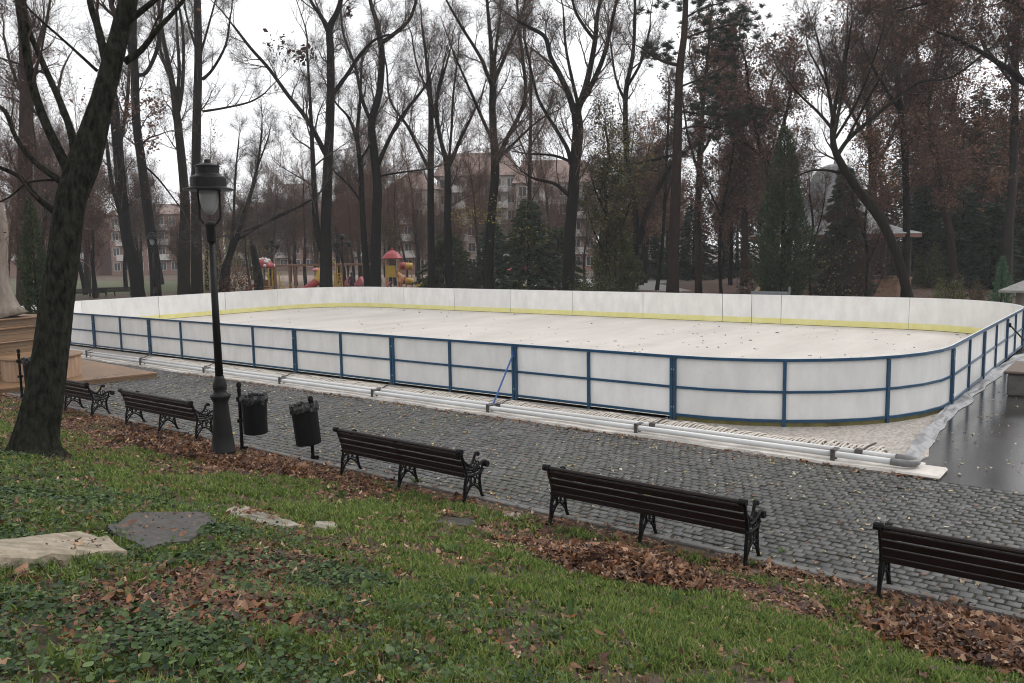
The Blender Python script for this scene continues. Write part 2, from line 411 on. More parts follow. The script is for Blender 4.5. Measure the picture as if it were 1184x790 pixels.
for pts, nmid in secs:
    P = np.array(pts); d = P[-1]-P[0]; Lc = np.linalg.norm(d); d = d/Lc
    if len(pts) == 2:                                   # tiny gap between neighbouring panels
        pts = [tuple(P[0]+d*.011), tuple(P[-1]-d*.011)]
    b = MB(); strip(b, pts, -.004, .014, .045, 1.235)
    pan = b.build('board_panel', random.choice(WH), rink)
    b = MB(); strip(b, pts, -.010, -.0045, .03, .265); b.build('kickplate', M_YELLOW, pan)
    if pts[0][1] < 1 and abs(pts[0][0]) < .5: b = MB(); strip(b, pts, .0145, .024, -.052, .052); b.build('outer_kickplate', mat('kick_dirty', (.16,.14,.035), .6, noise=.6, nscale=3), pan)
    b = MB(); strip(b, pts, -.010, .016, 1.2355, 1.262); b.build('cap_strip', mat('cap_white', (.72,.72,.72), .4) if 'cap_white' not in bpy.data.materials else bpy.data.materials['cap_white'], pan)
    b = MB()
    strip(b, pts, .0165, .062, 1.205, 1.258); strip(b, pts, .016, .050, .597, .645); strip(b, pts, .021, .055, .036, .090)
    for t in (0, 1):
        p, tt, nn = lerp_path(pts, t); p = p+tt*(.030 if t == 0 else -.030)
        upright(b, p, tt, nn, .052, .058, -.03, 1.2)
    near_corner = len(pts) > 2 and pts[0][1] < 1 and abs(pts[0][0]) < .5
    for j in range(nmid):
        p, tt, nn = lerp_path(pts, ((.32,.632)[j] if near_corner else (j+1)/(nmid+1))); upright(b, p, tt, nn, .062, .048, -.05 if near_corner else -.03, 1.2)
    b.build('frame', M_BLUE, pan)
    b = MB()
    for t in (0, 1):
        p, tt, nn = lerp_path(pts, t)
        for zz in (.22, .98):
            q = p+tt*(.014 if t == 0 else -.014)+nn*.0755; b.sphere((q[0], q[1], zz), .014, 6)
    tag(b.build('bolts', M_BOLT, pan), kind='stuff')
def brace(top, ft, m):
    b = MB(); b.tube([top, ft], .022, 6); b.bbox((ft[0]-.09, ft[1]-.07, ft[2]-.02),(ft[0]+.09, ft[1]+.07, ft[2]), .005)
    b.bbox((top[0]-.03, top[1]-.03, top[2]-.06),(top[0]+.03, top[1]+.03, top[2]+.06), .005)
    b.build('brace', m, rink)
brace((-4.0,-.1,1.02), (-3.62,-1.30,.12), mat('bright_blue_paint', (.012,.06,.21), .4))
brace((RR+.1,12.2,1.02), (5.45,11.0,.0), M_IRON)
# door bar on the far boards, benches side
b = MB(); b.bbox((-6.4,RW-.02,1.265),(-4.75,RW+.14,1.40), .01); b.box((-4.76,RW+.02,1.26),(-4.70,RW+.10,1.62))
b.build('gate_bar', mat('gate_grey', (.09,.10,.11), .5), rink)

# rink floor: cooling mats
m_floor = mat('cooling_mat', (.60,.555,.51), .6, col2=(.47,.43,.39), nscale=.30, bump=.35, bscale=6, stretch=(2.2,.7,1), detail=9)
fn = m_floor.node_tree; N_, L_ = fn.nodes, fn.links
tcn = N_.new('ShaderNodeTexCoord')
wv = N_.new('ShaderNodeTexWave'); wv.wave_type = 'BANDS'; wv.bands_direction = 'X'; wv.inputs['Scale'].default_value = 3.1; wv.inputs['Distortion'].default_value = 1.2
wv.inputs['Detail'].default_value = 2
L_.new(tcn.outputs['Object'], wv.inputs['Vector'])
nz = N_.new('ShaderNodeTexNoise'); nz.inputs['Scale'].default_value = 9; nz.inputs['Detail'].default_value = 6; L_.new(tcn.outputs['Object'], nz.inputs['Vector'])
mul = N_.new('ShaderNodeMath'); mul.operation = 'MULTIPLY'; L_.new(wv.outputs['Fac'], mul.inputs[0]); L_.new(nz.outputs['Fac'], mul.inputs[1])
mr = N_.new('ShaderNodeMapRange'); mr.inputs['To Min'].default_value = 1.0; mr.inputs['To Max'].default_value = .74; L_.new(mul.outputs[0], mr.inputs['Value'])
bb = N_['Principled BSDF']; old = bb.inputs['Base Color'].links[0].from_socket
mm = N_.new('ShaderNodeMix'); mm.data_type = 'RGBA'; mm.blend_type = 'MULTIPLY'; mm.inputs['Factor'].default_value = 1
L_.new(old, mm.inputs[6]); L_.new(mr.outputs['Result'], mm.inputs[7]); L_.new(mm.outputs[2], bb.inputs['Base Color'])
loop = arc(0, RR, -PI/2, 0)+arc(0, RW-RR, 0, PI/2)+arc(XL+RR, RW-RR, PI/2, PI)+arc(XL+RR, RR, PI, 1.5*PI)
sheet('rink_floor', loop, .012, m_floor, 'dirty white cooling mats laid over the floor of the empty rink')
b = MB(); b.prism([(-33,-.02),(-33,-1.05),(4.62,-1.05),(4.75,-.4),(4.45,1.2),(4.35,4.2),(4.22,4.2),(4.0,3.0),(3.2,1.5),(1.8,.5),(0,0)], G0-.003, -.046)
m_bord = mat('mat_border', (.45,.41,.37), .7, col2=(.21,.185,.16), nscale=11, stretch=(2,.8,1), bump=1, bscale=22)
tag(b.build('mat_border', m_bord), 'edge of the pale hose mats reaching out under the boards', 'hose mat')
# foam base and pipes
m_foam = mat('foam_insulation', (.62,.58,.53), .7, col2=(.40,.37,.34), nscale=2.5, bump=.6, bscale=25)
b = MB(); top = []; bot = []
xs = np.arange(-26.0, 4.9, .12)
fe = -1.74+.035*np.sin(xs*1.7)+rng.normal(0, .014, len(xs)); be = -1.06+rng.normal(0, .01, len(xs))
v = []; f = []
for i, x in enumerate(xs):
    zt = -.012+.008*math.sin(x*3)
    v += [(x, fe[i]-.015, G0), (x, fe[i], zt), (x, be[i], zt+.006), (x, be[i], G0)]
for i in range(len(xs)-1):
    for j in range(3): f.append((4*i+j, 4*i+4+j, 4*i+5+j, 4*i+1+j))
f += [(0,1,2,3), tuple(len(v)-4+j for j in (3,2,1,0))]
b.add(v, f)
b.bbox((4.55,-1.80,G0),(5.17,-1.15,-.004), .03)
tag(b.build('foam_base', m_foam), 'long strip of dirty white foam lying under the pipes beside the cobbles', 'foam strip')
m_pipe = mat('white_pipe', (.60,.60,.60), .32, col2=(.46,.46,.45), nscale=3, stretch=(.3,1,1))
m_clamp = mat('clamp_steel', (.10,.09,.085), .5, metal=.4, noise=.4, nscale=30)
pipe1 = thing('coolant_pipe', 'outer long white coolant pipe along the foam, ending in a grey elbow', 'pipe', (-26,-1.58,.075))
b = MB(); b.tube([(0,0,0),(30.5,0,0)], .049, 14); b.build('pipe_run', m_pipe, pipe1, True)
b = MB(); el = [(30.62+.16*math.sin(t), .16-.16*math.cos(t), 0) for t in np.linspace(0, PI, 12)]; b.tube([(30.45,0,0)]+el+[(30.45,.32,0)], .056, 14)
b.build('elbow', mat('grey_elbow', (.17,.17,.17), .4, noise=.5, nscale=6), pipe1, True)
for k in range(9):
    x = 1.2+k*3.55; b = MB(); b.bbox((x-.035,-.085,-.135),(x+.035,-.06,.095), .006); b.bbox((x-.045,-.075,.06),(x+.045,.16,.08), .006); b.bbox((x-.03,.06,-.135),(x+.03,.085,.07), .006)
    b.build('clamp', m_clamp, pipe1)
pipe2 = thing('coolant_pipe', 'inner long white coolant pipe with rubber hoses plugged in along it', 'pipe', (-26,-1.26,.085))
b = MB(); b.tube([(0,0,0),(30.5,0,0)], .038, 12); b.build('pipe_run', m_pipe, pipe2, True)
for k in range(9):
    x = 0.3+k*3.7; b = MB(); b.bbox((x-.06,-.06,-.09),(x+.06,.05,.052), .01); b.tube([(x+.05,.0,.03),(x+.13,.10,.10),(x+.2,.2,.13)], .016, 6)
    b.build('valve', m_clamp, pipe2)
# hose loops
V = []; Fc = []; nseg = 8
for x in np.arange(-18, 4.2, .072):
    x += rng.normal(0, .006); ln = rng.uniform(.50, .66); h = rng.uniform(.055, .095)+.025*math.sin(x*2.1)*math.sin(x*.7); sk = rng.normal(.0, .03)
    P = []
    for i in range(nseg+1):
        t = i/nseg; P.append((x+sk*t+.05*math.sin(t*PI), -1.22+ln*t, .09*(1-t)-.005*t+h*math.sin(PI*min(1, t*1.15))))
    P = np.array(P); T = np.gradient(P, axis=0); T /= np.linalg.norm(T, axis=1)[:, None]
    A = np.cross(T, [1,0,0]); A /= np.linalg.norm(A, axis=1)[:, None]; B = np.cross(T, A)
    base = len(V)*(nseg+1)*5
    ring = np.concatenate([P[:, None]+.0185*(A[:, None]*math.cos(q)+B[:, None]*math.sin(q)) for q in np.arange(5)*2*PI/5], 1)
    V.append(ring.reshape(-1, 3))
    for i in range(nseg):
        for j in range(5):
            k = (j+1) % 5; Fc.append((base+i*5+j, base+i*5+k, base+i*5+5+k, base+i*5+5+j))
o = soup('hose_loops', np.concatenate(V), np.array(Fc), mat('hose_cream', (.55,.50,.44), .6, noise=.3, nscale=8), smooth=True)
tag(o, 'row of hundreds of cream rubber hose loops between pipe and boards', 'hoses', kind='stuff')
# plastic sheet along the right end
b = MB(); pts = [(4.66,-.95),(4.56,.3),(4.50,1.6),(4.46,2.9),(4.42,4.2),(4.40,6),(4.38,7.8),(4.42,9.6),(4.46,11.4),(4.55,13.2),(4.75,15.2),(5.0,17)]
P = np.array(pts); tt = np.linspace(0, len(pts)-1, 90); PX = np.interp(tt, range(len(pts)), P[:,0]); PY = np.interp(tt, range(len(pts)), P[:,1])
v = []; f = []; nc = 9
for i in range(90):
    wd = .13+.22*float(fbm(i*.17, 3.3))
    for j in range(nc):
        s_ = j/(nc-1)
        z = G0+.010+.13*(1-s_)**2*(.35+float(fbm(i*.21, 8.1)))+.07*float(fbm(i*.33, s_*4.0))*math.sin(PI*s_)
        v.append((PX[i]-.16+wd*s_+.10*(float(fbm(i*.27, s_*2+40))-.45), PY[i]+.08*(float(fbm(i*.5, s_*3+70))-.45), z if j < nc-1 else G0+.008))
for i in range(89):
    for j in range(nc-1): f.append((i*nc+j, i*nc+j+1, (i+1)*nc+j+1, (i+1)*nc+j))
b.add(v, f); o = b.build('plastic_sheet', mat('milky_plastic', (.42,.42,.43), .22, noise=.45, nscale=4, trans=.35), None, True)
tag(o, 'crumpled milky plastic sheet along the right end of the rink', 'plastic sheet')
# ------------------------------------------------------------------ benches
BL = 2.6
def bench_side(x, arm):
    b = MB(); T = lambda P, r=.014, n=6: b.tube([(x, p[0], p[1]) for p in P], r, n)
    def cur(P, k=5):
        P = np.array(P, float); t = np.linspace(0, len(P)-1, k*(len(P)-1)+1); out = []
        for q in t:
            i = min(int(q), len(P)-2); f = q-i; p0 = P[max(i-1,0)]; p1 = P[i]; p2 = P[i+1]; p3 = P[min(i+2,len(P)-1)]
            out.append(.5*((2*p1)+(-p0+p2)*f+(2*p0-5*p1+4*p2-p3)*f*f+(-p0+3*p1-3*p2+p3)*f**3))
        return out
    T(cur([(-.07,0),(-.035,.10),(-.02,.24),(.01,.38),(.0,.48),(-.05,.62),(-.085,.735)]), .022)
    T(cur([(.37,0),(.32,.09),(.295,.22),(.30,.34),(.35,.42)]), .022)
    T(cur([(-.03,.40),(.12,.375),(.26,.375),(.38,.415)]), .018)
    T(cur([(-.04,.03),(.02,.14),(.13,.235),(.23,.19),(.31,.10),(.35,.03)]), .015)
    for c, r in (((.045,.27),.048),((.15,.305),.045),((.245,.275),.045),((.085,.345),.03),((.20,.345),.028),((.03,.18),.03),((.275,.19),.026)):
        T([(c[0]+r*math.cos(a), c[1]+r*math.sin(a)) for a in np.linspace(0, 2*PI, 11)], .009, 5)
    for p, q in (((.0,.24),(.09,.36)),((.10,.21),(.13,.36)),((.19,.21),(.17,.37)),((.29,.26),(.22,.36))): T([p, q], .009, 5)
    b.bbox((x-.03,-.11,0),(x+.03,-.03,.018), .004); b.bbox((x-.03,.33,0),(x+.03,.41,.018), .004)
    if arm:
        T(cur([(-.03,.60),(.04,.545),(.11,.53),(.17,.58),(.20,.64),(.235,.675),(.265,.665),(.26,.64)]), .020)
        T(cur([(.05,.47),(.16,.46),(.28,.50),(.37,.525),(.43,.51),(.44,.475)]), .022)
        b.tube([(x-.035,.435,.475),(x+.035,.435,.475)], .042, 10); b.tube([(x-.03,.25,.655),(x+.03,.25,.655)], .028, 8)
        for c, r in (((.085,.48),.032),((.15,.52),.036),((.20,.555),.026),((.25,.53),.026),((.18,.425),.028),((.27,.445),.03)):
            T([(c[0]+r*math.cos(a), c[1]+r*math.sin(a)) for a in np.linspace(0, 2*PI, 10)], .009, 5)
        T(cur([(.35,.42),(.355,.47),(.37,.52)]), .016)
        b.tube([(x-.05,-.105,.748),(x+.035,-.105,.748)], .040, 10)
    return b
def make_bench(label):
    r = thing('park_bench', label, 'bench', group='park benches in the row along the cobbles')
    b = MB()
    for i, (y, z) in enumerate(((-.075,.675),(-.040,.578),(-.010,.482))):
        th = math.radians(18 if i < 2 else 10)
        Mx = Matrix.Translation((0, y-.02, z)) @ Matrix.Rotation(th, 4, 'X')
        b.bbox((.03,-.013,-.043),(BL-.03,.013,.043), .006, M=Mx)
    Mx = Matrix.Translation((0, -.005, .405)) @ Matrix.Rotation(.05, 4, 'X'); b.bbox((.03,-.030,-.03),(BL-.03,-.004,.03), .006, M=Mx)
    b.tube([(.0,-.105,.748),(BL,-.105,.748)], .026, 10)
    b.build('backrest', M_WOOD, r)
    b = MB()
    for y, z in ((.065,.405),(.15,.395),(.235,.397),(.32,.418)): b.bbox((.03,y-.038,z),(BL-.03,y+.038,z+.026), .006)
    b.build('seat', M_WOOD, r)
    for x, arm in ((.02,1),(BL/2,0),(BL-.02,1)): bench_side(x, arm).build('side_frame', M_IRON, r)
    return r
bench_at = [(1.58,-6.56,.4,'dark wooden bench with cast iron sides beside the large heap of leaves'),
            (-2.42,-6.55,-.5,'dark wooden bench with cast iron sides just right of the tilted litter bin'),
            (-9.12,-6.53,.3,'dark wooden bench with its right arm behind the tall black lamp post'),
            (-13.15,-6.5,-.6,'dark wooden bench with its left end hidden behind the thick leaning tree trunk'),
            (5.50,-6.52,.0,'dark wooden bench cut off by the right edge of the photo')]
proto = None
for x, y, a, lb in bench_at:
    if proto is None: o = proto = make_bench(lb)
    else: o = copy_tree(proto); o['label'] = lb
    o.location = (x, y, G0-.005); o.rotation_euler = (0, 0, math.radians(a))

# ------------------------------------------------------------------ street lamp
def lamp(loc, s, label, tilt=0, group=None):
    r = thing('street_lamp', label, 'street lamp', loc, 0.3, group); r.scale = (s, s, s)
    b = MB(); b.lathe([(.235,-.15),(.235,.03),(.225,.05),(.20,.06),(.185,.12),(.20,.14),(.215,.17),(.20,.19),(.165,.45),(.135,.80),(.122,.98),(.125,1.02),(.165,1.10),(.175,1.13),(.12,1.16),(.105,1.20),(.115,1.26),(.118,1.30),(.085,1.40),(.075,1.46)], n=24)
    b.build('base', M_LAMP, r, True)
    b = MB(); b.lathe([(.066,1.44),(.050,3.70)], n=16); b.lathe([(.072,3.70),(.078,3.74),(.078,3.95),(.10,3.98),(.10,4.02),(.05,4.04)], n=16); b.build('pole', M_LAMP, r, True)
    b = MB()
    for k in range(2):
        a = k*PI+.25
        P = [(.03,3.98),(.12,4.02),(.175,4.10),(.185,4.2),(.185,4.56)]
        b.tube([(q*math.cos(a), q*math.sin(a), z) for q, z in P], .019, 8)
    b.build('fork', M_LAMP, r, True)
    b = MB(); b.lathe([(.40,4.555),(.41,4.56),(.405,4.575),(.30,4.605),(.285,4.615),(.285,4.755),(.275,4.77),(.20,4.81),(.185,4.83),(.185,4.93),(.198,4.935),(.198,4.955),(.12,4.985),(.05,5.0),(.045,5.05),(.012,5.065)], n=28)
    b.build('hood', M_LAMP, r)
    b = MB(); b.lathe([(.012,4.15),(.05,4.163),(.09,4.20),(.125,4.27),(.148,4.37),(.155,4.45),(.155,4.555)], n=20)
    b.build('glass_bowl', M_GLASS, r, True)
    return r
M_GLASS = mat('lamp_glass', (.42,.43,.43), .12, noise=.12, nscale=9, trans=.5)
lp_ = hit(259, 531); ls_ = ((lp_-CAM)@FW)/((np.array([-4.93,-7.02,0])-CAM)@FW)
fl = lamp(tuple(lp_-[0,0,.02]), float(ls_), 'tall black lamp post with a round hooded lantern, beside the litter bin')

# ------------------------------------------------------------------ litter bins
M_BIN = mat('bin_black', (.0045,.0048,.005), .55, noise=.3, nscale=20, bump=.2, bscale=60, spec=.08)
M_BAG = mat('black_bag', (.005,.005,.005), .14, bump=2, bscale=18)
def litter_bin(loc, rz, label, tilt, off, ht=1.2):
    r = thing('litter_bin', label, 'litter bin', loc, rz, 'black litter bins by the benches')
    b = MB(); b.lathe([(.036,-.1),(.036,.02),(.030,.03),(.030,ht-.16),(.036,ht-.15),(.036,ht-.10),(.026,ht-.09),(.042,ht-.05),(.046,ht-.02),(.03,ht+.015),(.01,ht+.025)], n=12)
    b.bbox((-.045,-.05,.50),(.045,.05,.56)); b.bbox((-.045,-.05,ht-.32),(.045,.05,ht-.24)); b.bbox((-.03,-.03,-.05),(.36,.03,.06) if tilt > .05 else (.10,.03,.06)); 
    b.build('post', M_BIN, r)
    Mx = Matrix.Translation((off[0], off[1], .30)) @ Matrix.Rotation(tilt, 4, 'Y')
    b = MB(); prof = []; n = 26; v = []; f = []
    rows = [(.0,0),(.19,0),(.205,.015),(.208,.30),(.212,.62),(.205,.66),(.19,.655),(.17,.30),(.0,.28)]
    for q, z in rows:
        for j in range(n):
            a = 2*PI*j/n; rr = q*(1+.012*(j % 2)); v.append(Mx @ Vector((rr*math.cos(a), rr*math.sin(a), z)))
    for i in range(len(rows)-1):
        for j in range(n): k = (j+1)%n; f.append((i*n+j, i*n+k, (i+1)*n+k, (i+1)*n+j))
    b.add([tuple(p) for p in v], f); b.build('basket', M_BIN, r)
    b = MB(); v = []; f = []; n = 44; rg = random.Random(int(loc[0]*10))
    big = 1.0 if tilt > .05 else .45
    rows = [(.214,.64-.16*big),(.224,.56),(.232,.63),(.215,.69),(.19,.675),(.17,.58),(.10,.5)]
    for i, (q, z) in enumerate(rows):
        for j in range(n):
            a = 2*PI*j/n; rr = q+(rg.uniform(-.012,.026)+.010*math.sin(j*2.9+i) if 0 < i < 5 else .004)
            zz = z+(rg.uniform(-.035,.035)*(.6+.4*big)+.03*big*math.sin(j*.9) if i < 4 else 0)
            if big == 1 and i in (1,2,3) and 18 < j < 26: rr += .045
            v.append(tuple(Mx @ Vector((rr*math.cos(a), rr*math.sin(a), zz))))
    for i in range(len(rows)-1):
        for j in range(n): k = (j+1)%n; f.append((i*n+j, i*n+k, (i+1)*n+k, (i+1)*n+j))
    b.add(v, f); b.build('bag', M_BAG, r)
    return r
litter_bin((-5.22,-6.46,G0), .55, 'upright black litter bin hanging on a ball-topped post right of the lamp post', .0, (.27,.0))
litter_bin((-3.62,-6.17,G0), .5, 'tilted black litter bin with a shiny bag bulging over its rim', -.10, (.02,-.18), 1.06)
litter_bin((-14.75,-6.3,G0), .4, 'black litter bin half hidden by the leaning trunk, in front of the wooden drum', .0, (.3,.1))

# ------------------------------------------------------------------ wooden platform, plinth, sculpture, drum
def planks(name, c1, c2):
    return mat(name, c1, .45, col2=c2, nscale=2.2, stretch=(.5,.5,6), bump=.3, bscale=14, rough2=.25)
M_PL = planks('wet_planks', (.22,.122,.06), (.13,.075,.04)); M_PL2 = planks('plank_side', (.205,.125,.068), (.125,.078,.044))
M_OLD = mat('weathered_wood', (.22,.175,.14), .7, col2=(.10,.085,.07), nscale=2.2, stretch=(2.2,2.2,.35), bump=1.2, bscale=9)
pf = thing('wooden_platform', 'low wet platform of tan planks beside the rink', 'platform', (-15,-3,G0))
A = np.array([-14.9,-2.62]); B = np.array([-16.0,-7.5]); dirx = np.array([-1,.06])
b = MB(); 
for k in range(40):
    x1 = -k*.29; x0 = -(k+1)*.29+.006
    a1, a0 = A+dirx*-x1, A+dirx*-x0; b1, b0 = B+dirx*-x1, B+dirx*-x0
    q = [tuple(p-np.array([-15,-3])) for p in (a0, b0, b1, a1)]
    b.prism(q, .10, .14)
b.build('deck', M_PL, pf)
b = MB(); q = [tuple(p-np.array([-15,-3])) for p in (A+dirx*11.6, B+dirx*11.6, B+dirx*.03+[0,.02], A+dirx*.03-[0,.02])]; b.prism(q, -.02, .099); b.build('side_board', M_PL2, pf)
dr = thing('wooden_drum', 'round pale drum of upright boards standing on the plank platform', 'drum', (-17.0,-4.85,.085))
b = MB(); v = []; f = []; n = 72
for z in (0,.58):
    for j in range(n):
        a = 2*PI*j/n; rr = .97*(1+(.006 if j % 3 else -.012)+.01*(z > 0)); v.append((rr*math.cos(a), rr*math.sin(a), z))
for j in range(n): f.append((j, (j+1)%n, n+(j+1)%n, n+j))
f.append(tuple(n+j for j in range(n))); b.add(v, f); b.build('drum_body', mat('drum_wood', (.40,.26,.17), .55, col2=(.22,.14,.09), nscale=2, stretch=(5,5,.5), bump=.5, bscale=10), dr)
b = MB(); b.lathe([(1.03,.581),(1.04,.60),(1.03,.63),(.0,.64)], n=48); b.build('drum_top', M_PL, dr)
ph = thing('stepped_plinth', 'stepped tan wooden plinth under the weathered wooden sculpture', 'plinth', (-20.35,-5.3,.085), math.radians(-76))
for i, (h0, h1, hw) in enumerate(((0,.42,1.62),(.42,.46,1.68),(.46,.86,1.5),(.86,.90,1.58),(.90,1.25,1.42),(1.25,1.31,1.52),(1.31,1.52,1.44),(1.52,1.57,1.56))):
    b = MB()
    if h1-h0 > .1:
        nb = max(1, round((h1-h0)/.14))
        for k in range(nb):
            a0 = h0+(h1-h0)*k/nb; a1 = h0+(h1-h0)*(k+1)/nb-.004; b.bbox((-hw,-hw,a0),(hw,hw,a1), .008)
    else: b.bbox((-hw,-hw,h0+.001),(hw,hw,h1-.001), .012)
    b.build('step', M_PL2 if h1-h0 > .1 else M_PL, ph)
sc_ = thing('wooden_sculpture', 'tall weathered grey brown carved tree sculpture standing on the stepped plinth', 'sculpture', (-20.0,-5.1,1.655))
b = MB()
for dx, dy, r0, ph_ in ((.0,-.35,.42,0),(.42,.38,.40,2),(-.45,.3,.4,4)):
    zs = np.linspace(0, 5.2, 22); P = []; Rr = []
    for z in zs:
        k = math.exp(-z*1.6); P.append((dx*(1-.10*z)+.05*math.sin(z*2+ph_)+.18*dx*k, dy*(1-.10*z)+.05*math.cos(z*1.7+ph_)+.18*dy*k, z))
        Rr.append(r0*(.86+.45*math.exp(-z*7)+.10*math.sin(z*1.9+ph_)-.035*z))
    fl_ = lambda i, a, p=ph_: 1+.07*np.sin(5*a+p+i*.12)+.03*np.sin(11*a+p)
    b.tube(P, Rr, 22, flute=fl_)
b.build('trunk_carving', M_OLD, sc_, True)

# things at the right of the rink
rb = thing('stone_block', 'brown topped concrete block on the wet asphalt at the right edge', 'block', (5.55,7.3,G0))
b = MB(); b.bbox((-.55,-.9,0),(.9,.9,.50), .03); b.build('block_body', mat('block_concrete', (.10,.095,.085), .7, noise=.4, nscale=4, bump=.6, bscale=20), rb)
b = MB(); b.bbox((-.62,-.97,.501),(.97,.97,.57), .02); b.build('block_top', mat('block_top', (.13,.085,.06), .45, noise=.4, nscale=5), rb)
# ------------------------------------------------------------------ trees
def catmull(P, k=4):
    P = np.array(P, float); out = []
    for i in range(len(P)-1):
        p0, p1, p2, p3 = P[max(i-1,0)], P[i], P[i+1], P[min(i+2,len(P)-1)]
        for j in range(k):
            f = j/k; out.append(.5*((2*p1)+(-p0+p2)*f+(2*p0-5*p1+4*p2-p3)*f*f+(-p0+3*p1-3*p2+p3)*f**3))
    out.append(P[-1]); return np.array(out)
def segs_mesh(S, n=3):
    """array of frusta (p0,p1,r0,r1) as one numpy soup"""
    S = np.array(S); p0 = S[:, :3]; p1 = S[:, 3:6]; r0 = S[:, 6:7]; r1 = S[:, 7:8]
    d = p1-p0; d /= (np.linalg.norm(d, axis=1)[:, None]+1e-9)
    a = np.where(np.abs(d[:, 2:3]) < .9, np.array([[0,0,1.0]]), np.array([[1.0,0,0]]))
    x = np.cross(d, a); x /= np.linalg.norm(x, axis=1)[:, None]; y = np.cross(d, x)
    V = []
    for q, r in ((p0-d*r0*.5, r0), (p1+d*r1*.5, r1)):
        for j in range(n):
            t = 2*PI*j/n; V.append(q+r*(x*math.cos(t)+y*math.sin(t)))
    V = np.stack(V, 1)                       # (m,2n,3)
    m = len(S); base = (np.arange(m)*2*n)[:, None]
    Fc = np.concatenate([np.stack([base[:,0]+j, base[:,0]+(j+1)%n, base[:,0]+n+(j+1)%n, base[:,0]+n+j], 1)[:, None] for j in range(n)], 1)
    return V.reshape(-1, 3), Fc.reshape(-1, 4)
def twiglets(S, k, seed, r, lo=.3, hi=.9):
    """fine end twigs along the thin branches"""
    g = np.random.default_rng(seed+900); S = np.array(S); T = S[S[:, 6] < max(.022, r*3)]
    n = int(len(T)*k)
    T = T[g.integers(0, len(T), n)]; f = g.random((n, 1)); p = T[:, :3]*(1-f)+T[:, 3:6]*f; d = T[:, 3:6]-T[:, :3]; d /= np.linalg.norm(d, axis=1)[:, None]+1e-9
    d = d+g.normal(0, .95, (n, 3)); d[:, 2] += .05; d /= np.linalg.norm(d, axis=1)[:, None]
    L = g.uniform(lo, hi, (n, 1)); m = p+d*L*.5; d2 = d+g.normal(0, .45, (n, 3)); d2[:, 2] += .15; q = m+d2*L*.5; R = np.full((n, 1), r*.62)
    return np.concatenate([S, np.c_[p, m, R, R*.8], np.c_[m, q, R*.8, R*.5]])
class Grow:
    def __init__(s, seed): s.R = random.Random(seed); s.S = []; s.tips = []
    def unit(s):
        z = s.R.uniform(-1,1); a = s.R.uniform(0, 2*PI); q = math.sqrt(1-z*z); return (q*math.cos(a), q*math.sin(a), z)
    def grow(s, p, d, L, r, lev, up=.10, wig=.22, kids=1.15, ang=(.5,1.0), mn=.006):
        R = s.R; n = 5 if lev > 0 else 4; st = L/n
        for i in range(n):
            w = s.unit(); d = (d[0]+w[0]*wig, d[1]+w[1]*wig, d[2]+w[2]*wig+up)
            l = math.sqrt(d[0]**2+d[1]**2+d[2]**2); d = (d[0]/l, d[1]/l, d[2]/l)
            q = (p[0]+d[0]*st, p[1]+d[1]*st, p[2]+d[2]*st); r1 = max(mn, r*(1-.75*(i+1)/n)) if True else r
            ra = max(mn, r*(1-.75*i/n))
            s.S.append((*p, *q, ra, r1)); p = q
            if lev > 0:
                k = kids
                while k > 0:
                    if R.random() < k and (i > 0 or R.random() < .4):
                        w = s.unit(); dt = w[0]*d[0]+w[1]*d[1]+w[2]*d[2]
                        e = (w[0]-dt*d[0], w[1]-dt*d[1], w[2]-dt*d[2]); le = math.sqrt(e[0]**2+e[1]**2+e[2]**2)+1e-6
                        a = R.uniform(*ang); c, sn = math.cos(a), math.sin(a)
                        nd = (d[0]*c+e[0]/le*sn, d[1]*c+e[1]/le*sn, d[2]*c+e[2]/le*sn)
                        s.grow(p, nd, L*R.uniform(.42,.72)*(1-.35*i/n), ra*.55, lev-1, up, wig, kids, ang, mn)
                    k -= 1
        s.tips.append(p)
def attach(G, path, rad, t0, step, Lr, lev, R, up=.1, kids=1.1, side=1.0, mn=.006, ang=(.45,1.0), shrink=.35):
    """branches grown along a limb"""
    P = np.array(path); seg = np.linalg.norm(np.diff(P, axis=0), axis=1); S = np.r_[0, np.cumsum(seg)]
    s = S[-1]*t0+step*R.random()
    while s < S[-1]:
        i = min(len(P)-2, int(np.searchsorted(S, s, 'right')-1)); f = (s-S[i])/max(seg[i], 1e-6)
        p = P[i]*(1-f)+P[i+1]*f; r = rad[i]*(1-f)+rad[i+1]*f; d = (P[i+1]-P[i])/max(seg[i], 1e-6)
        w = np.array(G.unit()); e = w-d*(w@d); e /= np.linalg.norm(e)+1e-6
        a = R.uniform(*ang); nd = d*math.cos(a)+e*math.sin(a)*side; nd[2] += .1; nd /= np.linalg.norm(nd)
        k = 1-shrink*(s/S[-1])
        G.grow(tuple(p), tuple(nd), R.uniform(*Lr)*k, max(mn*1.5, min(r*.5, .07)), lev, up=up, kids=kids, mn=mn)
        s += step*R.uniform(.6, 1.4)
    G.grow(tuple(P[-1]), tuple((P[-1]-P[-2])/np.linalg.norm(P[-1]-P[-2])), R.uniform(*Lr)*1.0, max(mn*2, rad[-1]), lev, up=up, kids=kids*1.15, mn=mn)

